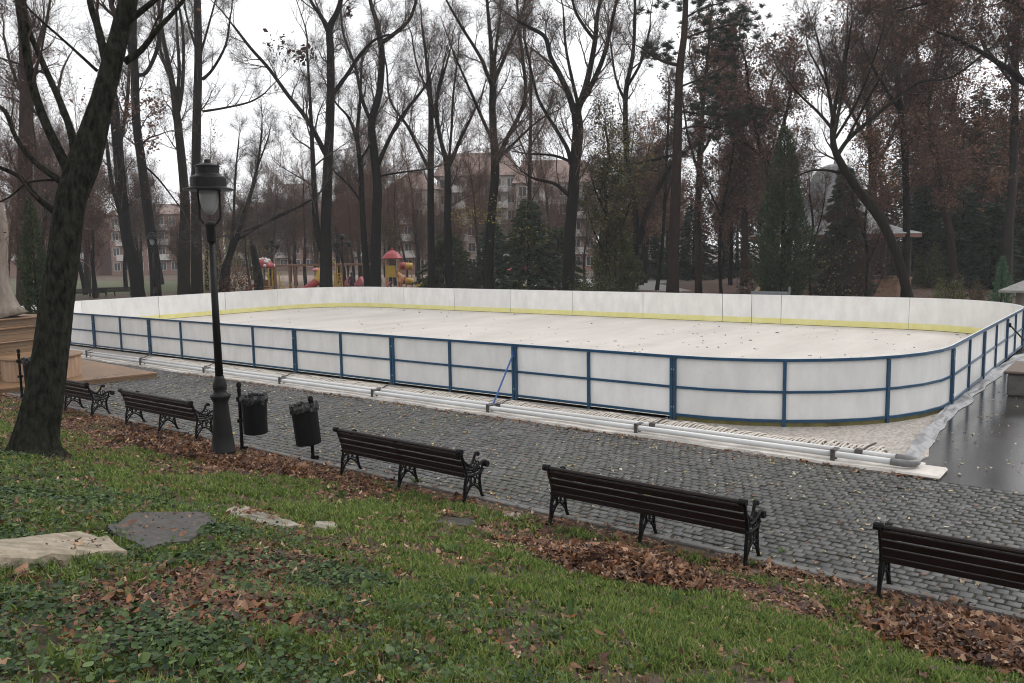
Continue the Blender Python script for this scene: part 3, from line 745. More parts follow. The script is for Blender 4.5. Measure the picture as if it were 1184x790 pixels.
def bark(name, c, c2, sc=2.0):
    return mat(name, c, .9, col2=c2, nscale=sc, stretch=(3,3,.6), bump=1.6, bscale=5, bstretch=(2.5,2.5,.5), spec=.1)
B_DARK = bark('bark_dark', (.0105,.009,.008), (.0055,.0048,.0044))
B_GREEN = bark('bark_greenish', (.016,.0135,.009), (.0085,.0072,.0055))
B_RED = bark('bark_reddish', (.038,.024,.020), (.020,.0135,.0115))
B_GREY = bark('bark_grey', (.034,.029,.026), (.018,.0155,.014))
B_TWIG = mat('twig_bark', (.055,.043,.037), .85, spec=.1)
B_TWIGR = mat('twig_bark_red', (.080,.050,.040), .85, spec=.1)
M_LEAF = mat('tree_leaf', (.1,.05,.03), .7, attr=True, trans=.25, spec=.2)
LEAF_V = np.array([[-.5,0,0],[-.1,-.28,.05],[.5,0,-.08],[-.1,.28,.05]]); LEAF_F = np.array([[0,1,2,3]])
def leaf_soup(pos, size, pal, g, spread=.12, droop=False, name='leaves', parent=None):
    pos = np.asarray(pos); n = len(pos)
    pos = pos+g.normal(0, spread, (n, 3))
    R = rotmats(n, g.uniform(.2, 1.5, n), g)
    pal = np.array(pal); c = pal[g.integers(0, len(pal), n)]*g.uniform(.7, 1.3, (n, 1))
    V, Fc, C = scatter(LEAF_V, LEAF_F, pos, R, g.uniform(size*.65, size*1.35, n), c)
    return V, Fc, C
def put(name, V, Fc, C, m, parent): return soup(name, V, Fc, m, parent, colors=C)

BROWN = [(.150,.078,.056),(.185,.100,.070),(.120,.064,.050),(.225,.130,.088),(.095,.054,.044)]
PINKB = [(.15,.075,.05),(.11,.052,.038),(.19,.10,.065)]
YELL = [(.36,.27,.04),(.30,.25,.05),(.22,.20,.05)]
RUST = [(.27,.135,.070),(.32,.165,.085),(.21,.110,.065)]

def traced_tree(label, D, trunk, limbs, seed, barkm=None, twig=None, lev=2, step=1.1, Lr=(1.6,3.4), t0=.4, kids=1.0, leaf=None, leafn=0, leafsz=.13,
                clumps=(), name='bare_tree', cat='tree', up=.10, group='tall trees around the rink', spread=.14, tb=0, drift=.45, z0=G0, sides=9, twigmin=.007, limb_step=None, fine=2, ridge=0):
    """trunk / limbs: (column, row, width) samples of the photograph, rebuilt at real distance D and real thickness"""
    R = random.Random(seed); g = np.random.default_rng(seed); G = Grow(seed)
    root_p, vb = foot(trunk[0][0], D, z0)
    tr = [(u, v, w_) for u, v, w_ in trunk]; tr[0] = (tr[0][0], vb+4, tr[0][2])
    org = np.array([root_p[0], root_p[1], z0])
    barkm = barkm or B_DARK; twig = twig or B_TWIG
    r = thing(name, label, cat, org, 0, group)
    mb = MB()
    def path(pts, dz0, slope):
        q = []; rad = []; acc = 0
        for i, (u, v, w_) in enumerate(pts):
            if i: acc += math.hypot(u-pts[i-1][0], v-pts[i-1][1])*D/F
            d = D+dz0+slope*acc+R.uniform(-.04,.04)*(i > 0)
            q.append(at_d(u, v, d)-org); rad.append(w_*(.5 if ridge else .44)*d/F)
        c = catmull(np.c_[np.array(q), np.array(rad)], 4); return c[:, :3], np.maximum(c[:, 3], .012)
    TP, TR = path(tr, 0, tb); TR = TR*1.0; TR[0] *= 1.25; TR[1] *= 1.1
    ph = R.uniform(0, 6); flute = lambda i, a: 1+.06*np.sin(3*a+ph+i*.3)+.04*np.sin(5*a+ph*2-i*.5)
    if ridge:
        k = 60; TP = catmull(TP, 3); TR = np.interp(np.linspace(0, len(TR)-1, len(TP)), range(len(TR)), TR)
        ft = lambda i, a: (1+.05*np.sin(3*a+ph+i*.05)+.035*np.sin(5*a-i*.08)+.11*(fbm(a*2.6+40, i*.10+0*a)-.45)+ridge*(np.abs(np.sin(9.5*a+3*fbm(a*2, i*.13+0*a)))-.5)+.17*math.exp(-i*.13)*np.sin(5*a+1))*(1+.22*math.exp(-i*.16))
        mb.tube(TP, TR, k, flute=ft)
    else: mb.tube(TP, TR, sides+3, flute=flute)
    paths = [(TP, TR)]
    for lb in limbs:
        # depth of the trunk at the start of the limb
        P0, R0 = path(lb, 0, 0); k = np.argmin(np.linalg.norm(TP-P0[0], axis=1))
        best = 0
        for (Q, RQ) in paths:
            kk = np.argmin(np.linalg.norm(Q-P0[0], axis=1)); dd = np.linalg.norm(Q[kk]-P0[0])
            if dd < (1e9 if best == 0 else best[0]): best = (dd, ((Q[kk]+org-CAM)@FW)-D)
        sl = R.uniform(-drift, drift); P1, R1 = path(lb, best[1], sl)
        mb.tube(P1, R1, 6, flute=flute); paths.append((P1, R1))
    mb.build('trunk', barkm, r, True)
    for i, (P1, R1) in enumerate(paths):
        attach(G, P1, R1, t0 if i == 0 else .15, (step if i == 0 else (limb_step or step)), Lr, lev, R, up=up, kids=kids, mn=twigmin)
    big = [s for s in G.S if s[6] > .03]; 
    if fine: G.S = twiglets(G.S, fine, seed, twigmin)
    V, Fc = segs_mesh(G.S, 3); C = None
    cr = soup('crown', V, Fc, twig, r)
    LV = []
    if leaf and leafn:
        tips = np.array(G.tips); idx = g.integers(0, len(tips), leafn)
        LV.append(leaf_soup(tips[idx], leafsz, leaf, g, spread))
    for (u, v, ru, rv, nn, pal, sz) in clumps:
        dd = g.normal(0, .8, nn); uu = u+g.normal(0, ru*.5, nn); vv = v+g.normal(0, rv*.5, nn)
        pos = np.array([at_d(a, b_, D+c_) for a, b_, c_ in zip(uu, vv, dd)])-org
        LV.append(leaf_soup(pos, sz, pal, g, .05))
    if LV:
        off = 0; Vs = []; Fs = []; Cs = []
        for V, Fc, C in LV: Vs.append(V); Fs.append(Fc+off); Cs.append(C); off += len(V)
        soup('leaves', np.concatenate(Vs), np.concatenate(Fs), M_LEAF, cr, colors=np.concatenate(Cs))
    return r

# ---- the thick leaning tree in front
def front_tree():
    p = hit(41, 525); z0 = float(p[2]); D = float((p-CAM)@FW)
    return D, z0
D0, Z0 = front_tree()
B_FRONT = mat('bark_front', (.004,.0036,.0029), .9, col2=(.034,.036,.026), nscale=13, stretch=(1.2,1.2,.55), bump=2.6, bscale=11, bstretch=(2,2,.6), spec=.05, detail=9)
traced_tree('thick leaning dark trunk with lichen on the leafy slope left of the lamp post', D0,
    [(41,528,56),(43,500,45),(52,453,40),(60,400,37),(66,354,35),(74,300,33),(82,235,31.5),(98,185,34),(118,114,24),(128,76,22),(138,38,20),(148,0,20),(154,-40,18),(162,-90,14)],
    [[(80,200,14),(66,172,11),(49,133,10),(36,91,10),(28,46,9),(21,0,8),(18,-40,6)],
     [(88,185,12),(82,152,9),(68,114,8),(46,65,7),(32,30,6),(27,-5,5)],
     [(70,210,8),(38,186,6),(19,160,5),(6,129,5),(-12,118,4)],
     [(64,246,8),(42,228,6),(23,205,5),(0,194,5),(-20,188,4)],
     [(70,208,3.5),(34,211,2.4),(11,228,1.8),(-6,236,1.5)],
     [(144,72,9),(163,59,7),(182,34,6),(200,15,5),(218,-8,4)],
     [(143,30,9),(160,16,7),(182,-2,6)],
     [(122,72,10),(114,35,9),(106,10,8),(100,-20,7)],
     [(112,82,4),(76,49,3),(38,15,2.5),(22,-5,2)]],
    seed=3, barkm=B_FRONT, twig=B_TWIG, lev=2, step=1.5, Lr=(.7,1.7), t0=.62, kids=.75, z0=Z0, sides=21, twigmin=.0028, name='leaning_tree', group='tall trees around the rink',
    ridge=.045, leaf=BROWN, leafn=160, leafsz=.07, drift=.3, limb_step=.6, fine=1)

# ---- the trees around and behind the rink
traced_tree('slightly leaning brown trunk wrapped in dry leaves at the far left', 42, [(28,340,18),(29,200,17),(31,100,16),(28,40,13),(24,-20,9)], [[(30,120,5),(14,80,4),(4,40,3)],[(30,90,5),(50,40,4),(58,0,3)]], 11, B_RED, B_TWIGR, step=.9, t0=.12, kids=1.0, leaf=BROWN, leafn=1500, leafsz=.15)
traced_tree('thick dark trunk with a fork, right of the leaning tree, leaves left of the lamp', 57, [(162,340,18),(156,310,16),(147,275,14.5),(141,224,13.5),(137,181,13),(132,129,12),(130,90,9),(134,40,7)], [[(134,150,7),(124,110,5),(120,60,4),(112,10,3)],[(146,265,8),(130,215,6),(124,170,5)],[(137,175,6),(147,120,5),(150,60,4)]], 12, B_DARK, step=1.2, t0=.3, leaf=BROWN, leafn=700, leafsz=.17,
    clumps=[(130,110,26,40,260,BROWN,.2)])
traced_tree('tall dark trunk carrying hanging clusters of dead leaves beside the sky gap', 54, [(182,340,14),(178,300,13),(171,250,12),(164,189,11),(158,142,10.5),(156,86,10),(154,43,9),(155,0,8),(156,-50,6)], [[(157,86,6),(169,84,5),(182,56,5),(186,26,4),(190,-10,3)],[(164,168,3),(172,160,2.5),(184,156,2)],[(157,92,5),(150,60,4),(146,20,3)],[(165,190,3),(184,208,2.5),(207,238,1.6)]], 13, B_DARK, step=1.3, t0=.45, leaf=BROWN, leafn=300, leafsz=.18,
    clumps=[(178,125,14,26,170,BROWN,.26),(172,165,12,14,90,BROWN,.26),(150,130,12,20,130,BROWN,.24)])
traced_tree('thick trunk splitting into upright stems just left of the lantern', 58, [(213,338,16),(213,290,15),(214,232,12),(208,164,10.5),(202,116,9),(197,86,7),(190,50,5),(184,10,4),(180,-30,3)], [[(204,124,6),(207,86,5),(206,56,4),(203,0,3)],[(206,130,6),(211,99,5),(212,43,4),(205,-5,3)],[(200,100,5),(186,60,4),(180,26,3)]], 14, B_GREEN, step=1.1, t0=.45)
traced_tree('very straight greenish trunk directly behind the lantern', 60, [(228,338,14.5),(227,215,12),(228,129,11),(229,65,10),(228,0,9),(228,-60,6)], [[(234,92,4.5),(246,80,3.5),(261,52,3),(266,20,2.5)],[(234,129,3.5),(259,125,3),(289,118,2.5),(306,108,2)],[(230,70,4),(241,30,3),(252,-10,2)],[(228,60,4),(216,20,3),(210,-20,2)]], 15, B_GREEN, step=1.2, t0=.45)
traced_tree('dark stump-like low trunk dividing into thin diagonal stems right of the lamp', 62, [(259,337,15),(260,318,13),(264,300,9),(272,280,7),(280,255,6),(289,228,5),(298,190,3.5),(303,150,2.5)], [[(261,310,7),(269,270,4.5),(272,206,3),(276,164,2)],[(284,245,3.5),(296,200,2.5),(310,160,2)],[(274,278,3.5),(300,262,3),(330,245,2.4),(352,238,2)]], 16, B_DARK, step=1.0, t0=.25, Lr=(1.2,2.6))
traced_tree('short dead trunk broken off beside the red dotted playhouse', 64, [(300,335,12),(299,322,11.5),(296,305,10),(292,284,7)], [], 17, B_DARK, step=3, t0=.9, Lr=(.4,.8), lev=1, name='broken_trunk')
traced_tree('big trunk with two joined stems in front of the red tube slide', 52, [(377.5,333,17),(377,300,15),(377,258,14),(379.5,185,12.5),(382,129,11),(382,65,10),(381,34,9),(389,17,7),(394,0,6),(400,-40,4)], [[(372,290,9),(365,258,9),(363,207,7),(361,164,6),(358,105,4),(355,60,3)],[(376,178,7),(354.6,138,6),(333,110,5),(311.5,80,4.5),(290,56,4),(270,30,3)],[(386,108,6),(402,86,5),(415,65,4.5),(432,47,3.5),(450,40,2.5)],[(380,40,6),(372,21,5),(359,0,4),(350,-30,3)],[(366,228,3),(340,242,2.6),(312,256,2.4),(282,268,2)]], 18, B_DARK, step=1.0, t0=.4, leafn=200, leaf=BROWN, leafsz=.15,
    clumps=[(349,63,18,12,70,[(.035,.014,.014),(.05,.018,.016)],.36),(322,52,16,14,40,[(.035,.014,.014)],.34),(404,15,6,14,30,[(.035,.014,.014)],.3)])
traced_tree('tall dark trunk with wide forks rising behind the pink playhouse', 53, [(434,333,14.5),(435,258,13),(436,215,12),(432,172,11),(430,142,10),(438.5,108,9),(441.5,65,8),(438.5,43,7.5),(434,21,6),(428,0,5),(422,-40,3.5)], [[(437,190,6),(451,159,5),(466,133,4.5),(480,115,4),(492,99,3),(500,80,2)],[(430,142,6),(419,116,5),(410.5,77,4),(398,43,3.5),(394,15,3)],[(440,50,6),(451,43,5.5),(471,26,4.5),(479,9,4),(486,-20,3)],[(434,205,3),(460,200,2.4),(492,196,2)]], 19, B_DARK, step=1.0, t0=.45, leaf=PINKB, leafn=700, leafsz=.12)
traced_tree('thinner stem standing close to the left of the tall forked trunk', 55, [(425.6,332,9),(424,318,8.5),(419,241,7.5),(417,194,6.5),(413,159,5.5),(416,120,4),(418,80,3)], [[(415,172,4),(404,138,3.5),(389,120,2.5),(378,100,2)],[(416,185,3.5),(426,170,3),(431,150,2)],[(419,235,3),(404,215,2.4),(388,200,2)]], 20, B_DARK, step=.9, t0=.45, Lr=(1.2,2.6))
traced_tree('straight dark trunk left of the twin stems in front of the tiled gable', 57, [(499,331,10),(498,258,9.5),(498,198,8.5),(498.5,142,7),(497,103,6),(493,70,4),(488,30,3)], [[(497,198,5),(484,172,4.5),(471,146,4),(451,116,3),(447,77,2.5),(440,50,2)],[(498,140,4),(509,100,3.5),(520,60,2.5)],[(497,110,3),(482,75,2.4),(476,40,2)]], 21, B_DARK, step=1.0, t0=.4, leaf=PINKB, leafn=700, leafsz=.12)
traced_tree('dark trunk dividing low into a loose V right of the straight one', 56, [(520,332,11),(518,258,10),(518,215,9),(517,190,8),(512,172,6),(507,150,5),(505,115,4),(512,80,3)], [[(519,192,6),(524,181,5.5),(533,160,4.5),(542,142,3.5),(552,120,2.5)],[(508,155,4),(500,120,3),(498,90,2)],[(518,200,4),(522,150,3.5),(524,110,3),(530,60,2)]], 22, B_DARK, step=.9, t0=.4, leaf=PINKB, leafn=700, leafsz=.12)
traced_tree('tall trunk with a broom of steep branches and some yellow leaves below', 54, [(563,332,12.5),(567.5,258,11.5),(572,207,11),(572,181,10.5),(569.6,129,9),(569.6,95,8),(567.5,52,5.5),(563,0,4),(560,-40,3)], [[(574,190,7),(586,160,6),(598,138,5),(608,108,5),(604,65,4.5),(599,20,3.5),(597,-20,2.5)],[(568,160,5),(558,138,4.5),(550,120,4),(538,92,3),(524,60,2.5)],[(569,100,6),(562,82,5),(554.6,65,4.5),(533,30,3.5),(516,0,2.5)],[(571,95,6),(580,74,5),(589,52,4.5),(602,21,3.5),(610,-10,2.5)],[(570,100,5),(573,60,4),(578,20,3)],[(575,185,5),(600,160,3.5),(622,140,2.5),(640,130,2)]], 23, B_DARK, step=.85, t0=.4, leaf=PINKB, leafn=1800, leafsz=.12,
    clumps=[(571,250,16,26,150,YELL,.15),(540,250,20,14,120,YELL,.15),(612,270,30,16,110,YELL,.14)])
traced_tree('thin pole-like trunk between the broom tree and the black forked tree', 60, [(612,332,6),(612,241,5.5),(612.7,181,5),(614,130,4),(613,70,3)], [[(613,190,2.5),(600,160,2),(590,130,1.6)],[(613,170,2.5),(628,145,2)]], 24, B_RED, B_TWIGR, step=.8, t0=.3, leaf=PINKB, leafn=900, leafsz=.13)
traced_tree('thick black trunk with heavy forked limbs and a drooping side branch', 47, [(657,334,17),(658.7,280,15),(663,224,14.5),(664,195,14),(668,151,14.5),(667,129,13),(674,112,9),(681.6,82,7.5),(688,47,6.5),(690,21,5.5),(694,0,4.5),(700,-40,3)], [[(664,130,9),(658,110,8),(647,86,7),(636,65,6),(630,43,5.5),(613,32,4.5),(598,24,3)],[(672,118,8),(684,98,7),(696.6,69,6),(705,39,5),(711,10,4),(718,-20,3)],[(688,47,5),(675,30,4.5),(664,9,4),(660,-20,3)],[(660,190,6),(656,172,5.5),(640.7,146,4.5),(623,116,4),(615,86,3.5),(606,43,3)],[(660,228,6),(653,222,5),(640,212,4.5),(619,207,3.5),(606,200,2.5)],[(662,188,4.5),(640,180,3.5),(612,178,2.5)],[(668,120,5),(655,60,3.5),(652,20,3)]], 25, B_DARK, step=.85, t0=.35, leaf=PINKB, leafn=2800, leafsz=.12, clumps=[(640,150,60,60,260,PINKB,.12)])
traced_tree('dark crooked trunk forking near its foot, left of the tall pine', 58, [(728,337,14),(731,310,11),(734,290,11),(736,275,9),(734,241,7.5),(725,185,7),(723,129,6.5),(725,99,6.5),(731.6,65,5),(734,21,4),(734,-10,3)], [[(738,285,9),(749,241,7),(772,198,6),(788,180,4.5)],[(726,188,4.5),(740,189,4.5),(772,181,4),(790,176,3)],[(724,120,4),(712,90,3),(706,50,2.4)],[(726,99,4),(742,70,3.4),(752,30,2.5)]], 26, B_DARK, step=1.0, t0=.4, leaf=PINKB, leafn=600, leafsz=.13)
traced_tree('slender leaning dark trunk right of the crooked one', 66, [(759,336,5),(766,280,4.5),(769,223,4),(772,160,3.4),(774,100,2.6)], [[(768,240,2.5),(778,200,2)]], 27, B_DARK, step=.8, t0=.35, Lr=(1,2.4), leaf=BROWN, leafn=300, leafsz=.14)
traced_tree('brown trunk with russet leaves right of the tall pine', 60, [(808,334,8.5),(807,241,8),(809,185,7),(812,130,5.5),(818,70,4),(822,20,3)], [[(808,200,4),(796,160,3),(790,120,2)],[(810,180,4),(826,150,3),(836,110,2.4)],[(813,120,3.5),(800,70,2.4)]], 28, B_RED, B_TWIGR, step=.8, t0=.15, leaf=BROWN, leafn=7000, leafsz=.2)
traced_tree('thin dark trunk beside the path with a russet crown', 58, [(834,335,4.5),(832,290,4),(836,240,4),(846,190,3.5),(852,140,2.6)], [[(834,250,2.5),(820,220,2)],[(838,235,2.5),(856,205,2)]], 29, B_DARK, step=.6, t0=.25, Lr=(1.2,2.4), leaf=BROWN, leafn=5000, leafsz=.18)
traced_tree('dark forked trunk rising behind the narrow cypress', 56, [(890,336,9),(890,270,8.5),(889,202,8),(882,178,6.5),(876,159,5.5),(868,120,4.5),(862,70,3)], [[(890,205,6),(900,165,5),(912,120,4),(918,80,3)],[(884,185,4),(868,170,3),(850,160,2.4)]], 30, B_DARK, B_TWIGR, step=.7, t0=.3, leaf=BROWN, spread=.3, leafn=10000, leafsz=.2)
traced_tree('leaning bare tree with a fan of thin branches in front of the bandstand', 42, [(1054.5,342,12),(1039,301,12),(1018,254,12),(992,219.5,11),(972.7,189,9.5),(964,168,8),(963,138,6.5),(968,110,5),(975,80,4),(980,40,3)], [[(969,178,6),(983,159,5.5),(1013.6,133,5),(1039,112,4.5),(1065,95,4),(1103,88,3.5),(1146,55,2.6)],[(964,158,5),(975,99,4),(979,65,3),(985,25,2.2)],[(963,150,4.5),(945,129,4),(923,108,3),(905,85,2.2)],[(963,140,4.5),(953,77,3.2),(944,40,2.4)],[(966,160,4),(990,120,3.4),(1010,70,2.6),(1022,30,2)],[(972,200,4),(955,197,3.2),(936,198,2.6),(914.6,207,2)],[(964,150,4),(958,105,3),(936,60,2.4)],[(980,160,3.6),(1002,118,3),(1030,70,2.2)]], 31, B_GREEN, B_TWIG, step=.55, t0=.55, Lr=(1.2,2.6), kids=1.1, name='leaning_tree', leaf=BROWN, leafn=900, leafsz=.13, up=.12, limb_step=.6, fine=1)
traced_tree('reddish brown trunk leaning left before the dark firs', 60, [(1105,332,11),(1099,275,9.5),(1090,232,9),(1082,185,9.5),(1075,151,9),(1068,110,6),(1060,60,4)], [[(1080,170,5),(1096,140,4),(1108,100,3)],[(1078,160,5),(1058,130,4),(1040,90,3)],[(1072,130,5),(1082,80,4),(1086,30,3)]], 32, B_RED, B_TWIGR, step=.6, t0=.3, leaf=BROWN, spread=.3, leafn=12500, leafsz=.2, fine=2)
traced_tree('tall straight grey trunk near the right edge of the picture', 56, [(1164,336,12),(1166,267,11),(1172,194,10),(1174,86,9),(1176,9,8),(1178,-40,6)], [[(1173,100,4),(1150,70,3),(1130,40,2)],[(1174,60,4),(1196,30,3)],[(1172,192,2.6),(1160,191,2.2),(1146,190,1.6)],[(1174,80,3.5),(1160,40,2.5)]], 33, B_GREY, step=1.1, t0=.4, leaf=BROWN, leafn=7000, leafsz=.2)
traced_tree('tree beyond the right edge reaching in with a heavy dark bough', 44, [(1262,345,22),(1258,220,20),(1250,120,18),(1244,40,15),(1240,-60,10)], [[(1252,125,12),(1215,108,10),(1184,95,8.5),(1168,82,7.5),(1142,65,6),(1112,48,4),(1080,36,3)],[(1248,60,9),(1200,20,7),(1150,-5,5),(1090,0,4),(1040,12,3)],[(1245,30,8),(1190,-30,6),(1130,-40,4)]], 34, B_DARK, step=.7, t0=.3, leaf=BROWN, spread=.3, leafn=10000, leafsz=.17, limb_step=.5)
traced_tree('russet leaved tree above the bandstand roof', 66, [(1012,330,10),(1010,260,9),(1008,190,8),(1004,130,6),(1000,70,4)], [[(1008,200,5),(1030,160,4),(1046,120,3)],[(1007,170,5),(985,130,4),(970,90,3)],[(1004,120,4),(1018,70,3),(1024,30,2)]], 35, B_RED, B_TWIGR, step=.55, t0=.2, leaf=RUST+BROWN[:2], spread=.3, leafn=14500, leafsz=.22, fine=2)
traced_tree('second russet tree between the pine and the cypress', 70, [(860,330,9),(861,250,8),(858,170,7),(852,110,5),(846,50,4)], [[(859,190,5),(880,140,4),(894,90,3)],[(857,160,5),(836,120,4),(824,70,3)]], 36, B_RED, B_TWIGR, step=.6, t0=.2, leaf=BROWN, spread=.3, leafn=12000, leafsz=.22)
traced_tree('dense dark red leaved crown high above the leaning tree', 52, [(1046,338,9),(1048,260,9),(1046,180,8),(1040,120,7),(1034,60,5),(1030,0,4)], [[(1045,180,5),(1070,130,4),(1084,80,3),(1096,30,2)],[(1042,130,5),(1016,90,4),(996,50,3)],[(1036,80,4),(1060,40,3),(1072,0,2)],[(1036,60,4),(1010,20,3),(1000,-20,2)]], 37, B_DARK, B_TWIGR, step=.55, t0=.35, leaf=BROWN, spread=.3, leafn=12500, leafsz=.2, fine=2)

OLIVL = [(.105,.105,.035),(.13,.12,.045),(.075,.085,.030),(.16,.13,.05),(.055,.065,.028)]
traced_tree('loose tree with olive and dull yellow leaves between the black forked tree and the pine', 51, [(702,336,6),(703,280,5.5),(700,220,4.5),(704,180,3.5),(700,150,2.5)],
    [[(702,300,3),(688,270,2.5),(680,245,2)],[(703,290,3),(720,260,2.5),(728,235,2)],[(702,250,3),(690,225,2.4),(684,205,1.8)],[(701,230,3),(716,205,2.4),(722,190,1.8)]], 44, B_GREEN, step=.5, t0=.1, Lr=(1.0,2.0), leaf=OLIVL, leafn=7500, leafsz=.17, spread=.35, fine=1)

traced_tree('thin twiggy tree screening the left half of the bandstand roof', 46, [(938,338,4),(936,300,3.5),(940,260,3),(936,225,2.2)], [[(937,310,2),(922,270,1.6),(915,240,1.2)],[(938,290,2),(950,250,1.6),(954,222,1.2)],[(938,280,1.8),(928,240,1.4)]], 45, B_DARK, B_TWIGR, step=.62, t0=.1, Lr=(.8,1.8), leaf=BROWN, leafn=260, leafsz=.11, fine=1)
traced_tree('thin twiggy tree between the leaning tree and the spruce', 45, [(1000,338,4),(1003,300,3.5),(1000,262,3),(1004,225,2.2)], [[(1002,310,2),(1018,270,1.6),(1026,246,1.2)],[(1001,280,2),(990,245,1.6),(984,220,1.2)]], 46, B_DARK, B_TWIGR, step=.5, t0=.1, Lr=(.8,1.8), leaf=BROWN, leafn=500, leafsz=.11, fine=1)
# ------------------------------------------------------------------ conifers
M_NEED = mat('needles', (.03,.05,.03), .65, attr=True, trans=.15, spec=.25)
SPRAY_V = np.array([[0,-.09,0],[.35,-.16,.02],[1,0,-.05],[.35,.16,.02],[0,.09,0]]); SPRAY_F = np.array([[0,1,2],[0,2,4],[4,2,3]])
def frames(dirs, g):
    """rotation matrices whose x axis is dirs, random roll"""
    d = dirs/np.linalg.norm(dirs, axis=1)[:, None]; a = g.normal(size=d.shape); y = np.cross(a, d); y /= np.linalg.norm(y, axis=1)[:, None]
    z = np.cross(d, y); return np.stack([d, y, z], 2)
def conifer_mesh(seed, H, Rb, style, n, sz, pal, parent, bare=.06, trunk_r=.16, shape=.85):
    g = np.random.default_rng(seed); ph = g.uniform(0, 6, 8)
    mb = MB(); mb.tube([(0,0,-.2),(0,0,H*.5),(.02,0,H*.97)], [trunk_r, trunk_r*.6, .02], 8); tk = mb.build('trunk', B_DARK, parent, True)
    if style == 'fir':
        lv = []; dr = []
        nb = int(H*11)
        for i in range(nb):
            h = bare+(1-bare)*(i/nb)**1.05; a = i*2.4+g.uniform(-.4,.4); L = Rb*((1-h)/(1-bare))**shape*g.uniform(.7,1.15)+.1
            m = max(3, int(n/nb*1.6*(L/Rb)+2))
            t = g.uniform(.12, 1, m); side = g.uniform(-1, 1, m)*(.42*L*(1-t)+.12)
            px = np.cos(a)*L*t-np.sin(a)*side; py = np.sin(a)*L*t+np.cos(a)*side
            pz = h*H-L*(.22*t+.25*t*t)+.12*L*t**3+g.normal(0,.05,m)
            lv.append(np.stack([px,py,pz],1)); s_ = np.sign(side)*g.uniform(.3,.9,m)
            dr.append(np.stack([np.cos(a)-np.sin(a)*s_, np.sin(a)+np.cos(a)*s_, g.uniform(-.5,.05,m)],1))
        P = np.concatenate(lv); Dr = np.concatenate(dr)
    else:                                   # upright soft cypress / thuja
        h = 1-(1-g.random(n))**.62; h = h**1.0; a = g.uniform(0, 2*PI, n)
        prof = np.where(h < .25, .62+.38*np.sqrt(np.clip(h/.25,0,1)), np.clip((1-h)/.75, 0, 1)**shape)
        lump = 1+.20*np.sin(3*a+ph[0]+h*9)+.16*np.sin(5*a+ph[1]-h*17)+.12*np.sin(2*a+h*31+ph[2])
        q = Rb*prof*lump*np.sqrt(g.uniform(.25, 1, n))
        P = np.stack([q*np.cos(a), q*np.sin(a), H*(bare+(1-bare)*h)], 1)
        Dr = np.stack([np.cos(a)*.8, np.sin(a)*.8, g.uniform(.3, 1.4, n)], 1)+g.normal(0, .35, (n,3))
    m = len(P); R = frames(Dr+g.normal(0,.2,(m,3)), g); pal = np.array(pal)
    c = pal[g.integers(0, len(pal), m)]*g.uniform(.65, 1.35, (m,1))
    V, Fc, C = scatter(SPRAY_V, SPRAY_F, P, R, g.uniform(sz*.6, sz*1.4, m), c)
    soup('crown', V, Fc, M_NEED, parent, colors=C)
FIRC = [(.022,.040,.026),(.030,.050,.031),(.017,.031,.022),(.037,.058,.036)]
BLUEC = [(.042,.072,.052),(.060,.092,.066),(.032,.056,.042)]
CYPC = [(.030,.048,.023),(.042,.062,.029),(.055,.070,.034),(.026,.040,.022)]
OLIVC = [(.075,.080,.028),(.056,.066,.027),(.080,.078,.030),(.036,.048,.022)]
THUC = [(.065,.125,.072),(.09,.155,.088),(.048,.095,.056)]
def conifer(u, vtop, hw, D, label, style, n, sz, pal, seed, bare=.06, shape=.85, vb=None, tr=.16, name='conifer'):
    p, v = foot(u, D); r = thing(name, label, 'tree', p, random.uniform(0,6), 'evergreen trees of the park')
    H = (v-vtop)*D/F; conifer_mesh(seed, H, hw*D/F, style, n, sz, pal, r, bare, tr, shape); return r
conifer(904, 150, 30, 44, 'narrow dark green cypress standing right behind the far boards', 'cyp', 15000, .19, CYPC, 51, .05, .75, name='cypress')
conifer(974, 194, 34, 50, 'small bluish spruce hiding the middle of the bandstand', 'fir', 20000, .28, BLUEC, 52, .08, .62, name='spruce')
conifer(1156, 296, 12, 34, 'little pointed arborvitae by the right end of the rink', 'cyp', 5000, .09, THUC, 53, .02, .7, name='arborvitae', tr=.05)
conifer(712, 250, 26, 52, 'low dusky olive cypress bush under the loose olive tree', 'cyp', 7000, .24, OLIVC, 54, .06, .5, name='cypress')
conifer(612, 232, 46, 56, 'wide dark green young pine at the centre behind the boards', 'fir', 9000, .30, OLIVC+BLUEC+CYPC, 55, .22, .6, name='young_pine')
conifer(570, 252, 26, 60, 'dark green young pine left of the wide one', 'fir', 4000, .30, BLUEC, 56, .2, .6, name='young_pine')
conifer(520, 268, 44, 60, 'broad low dusky green juniper behind the V-forked trunk', 'fir', 6500, .3, CYPC+OLIVC, 57, .2, .5, name='juniper')
conifer(646, 262, 34, 62, 'dark green young pine just left of the black forked trunk', 'fir', 5000, .30, OLIVC[:2]+CYPC, 58, .2, .55, name='young_pine')
conifer(48, 232, 15, 30, 'slim green thuja between the sculpture and the leaning trunk', 'cyp', 7000, .13, [(.035,.055,.022),(.045,.065,.028),(.028,.042,.02)], 59, .02, .5, name='thuja', tr=.06)
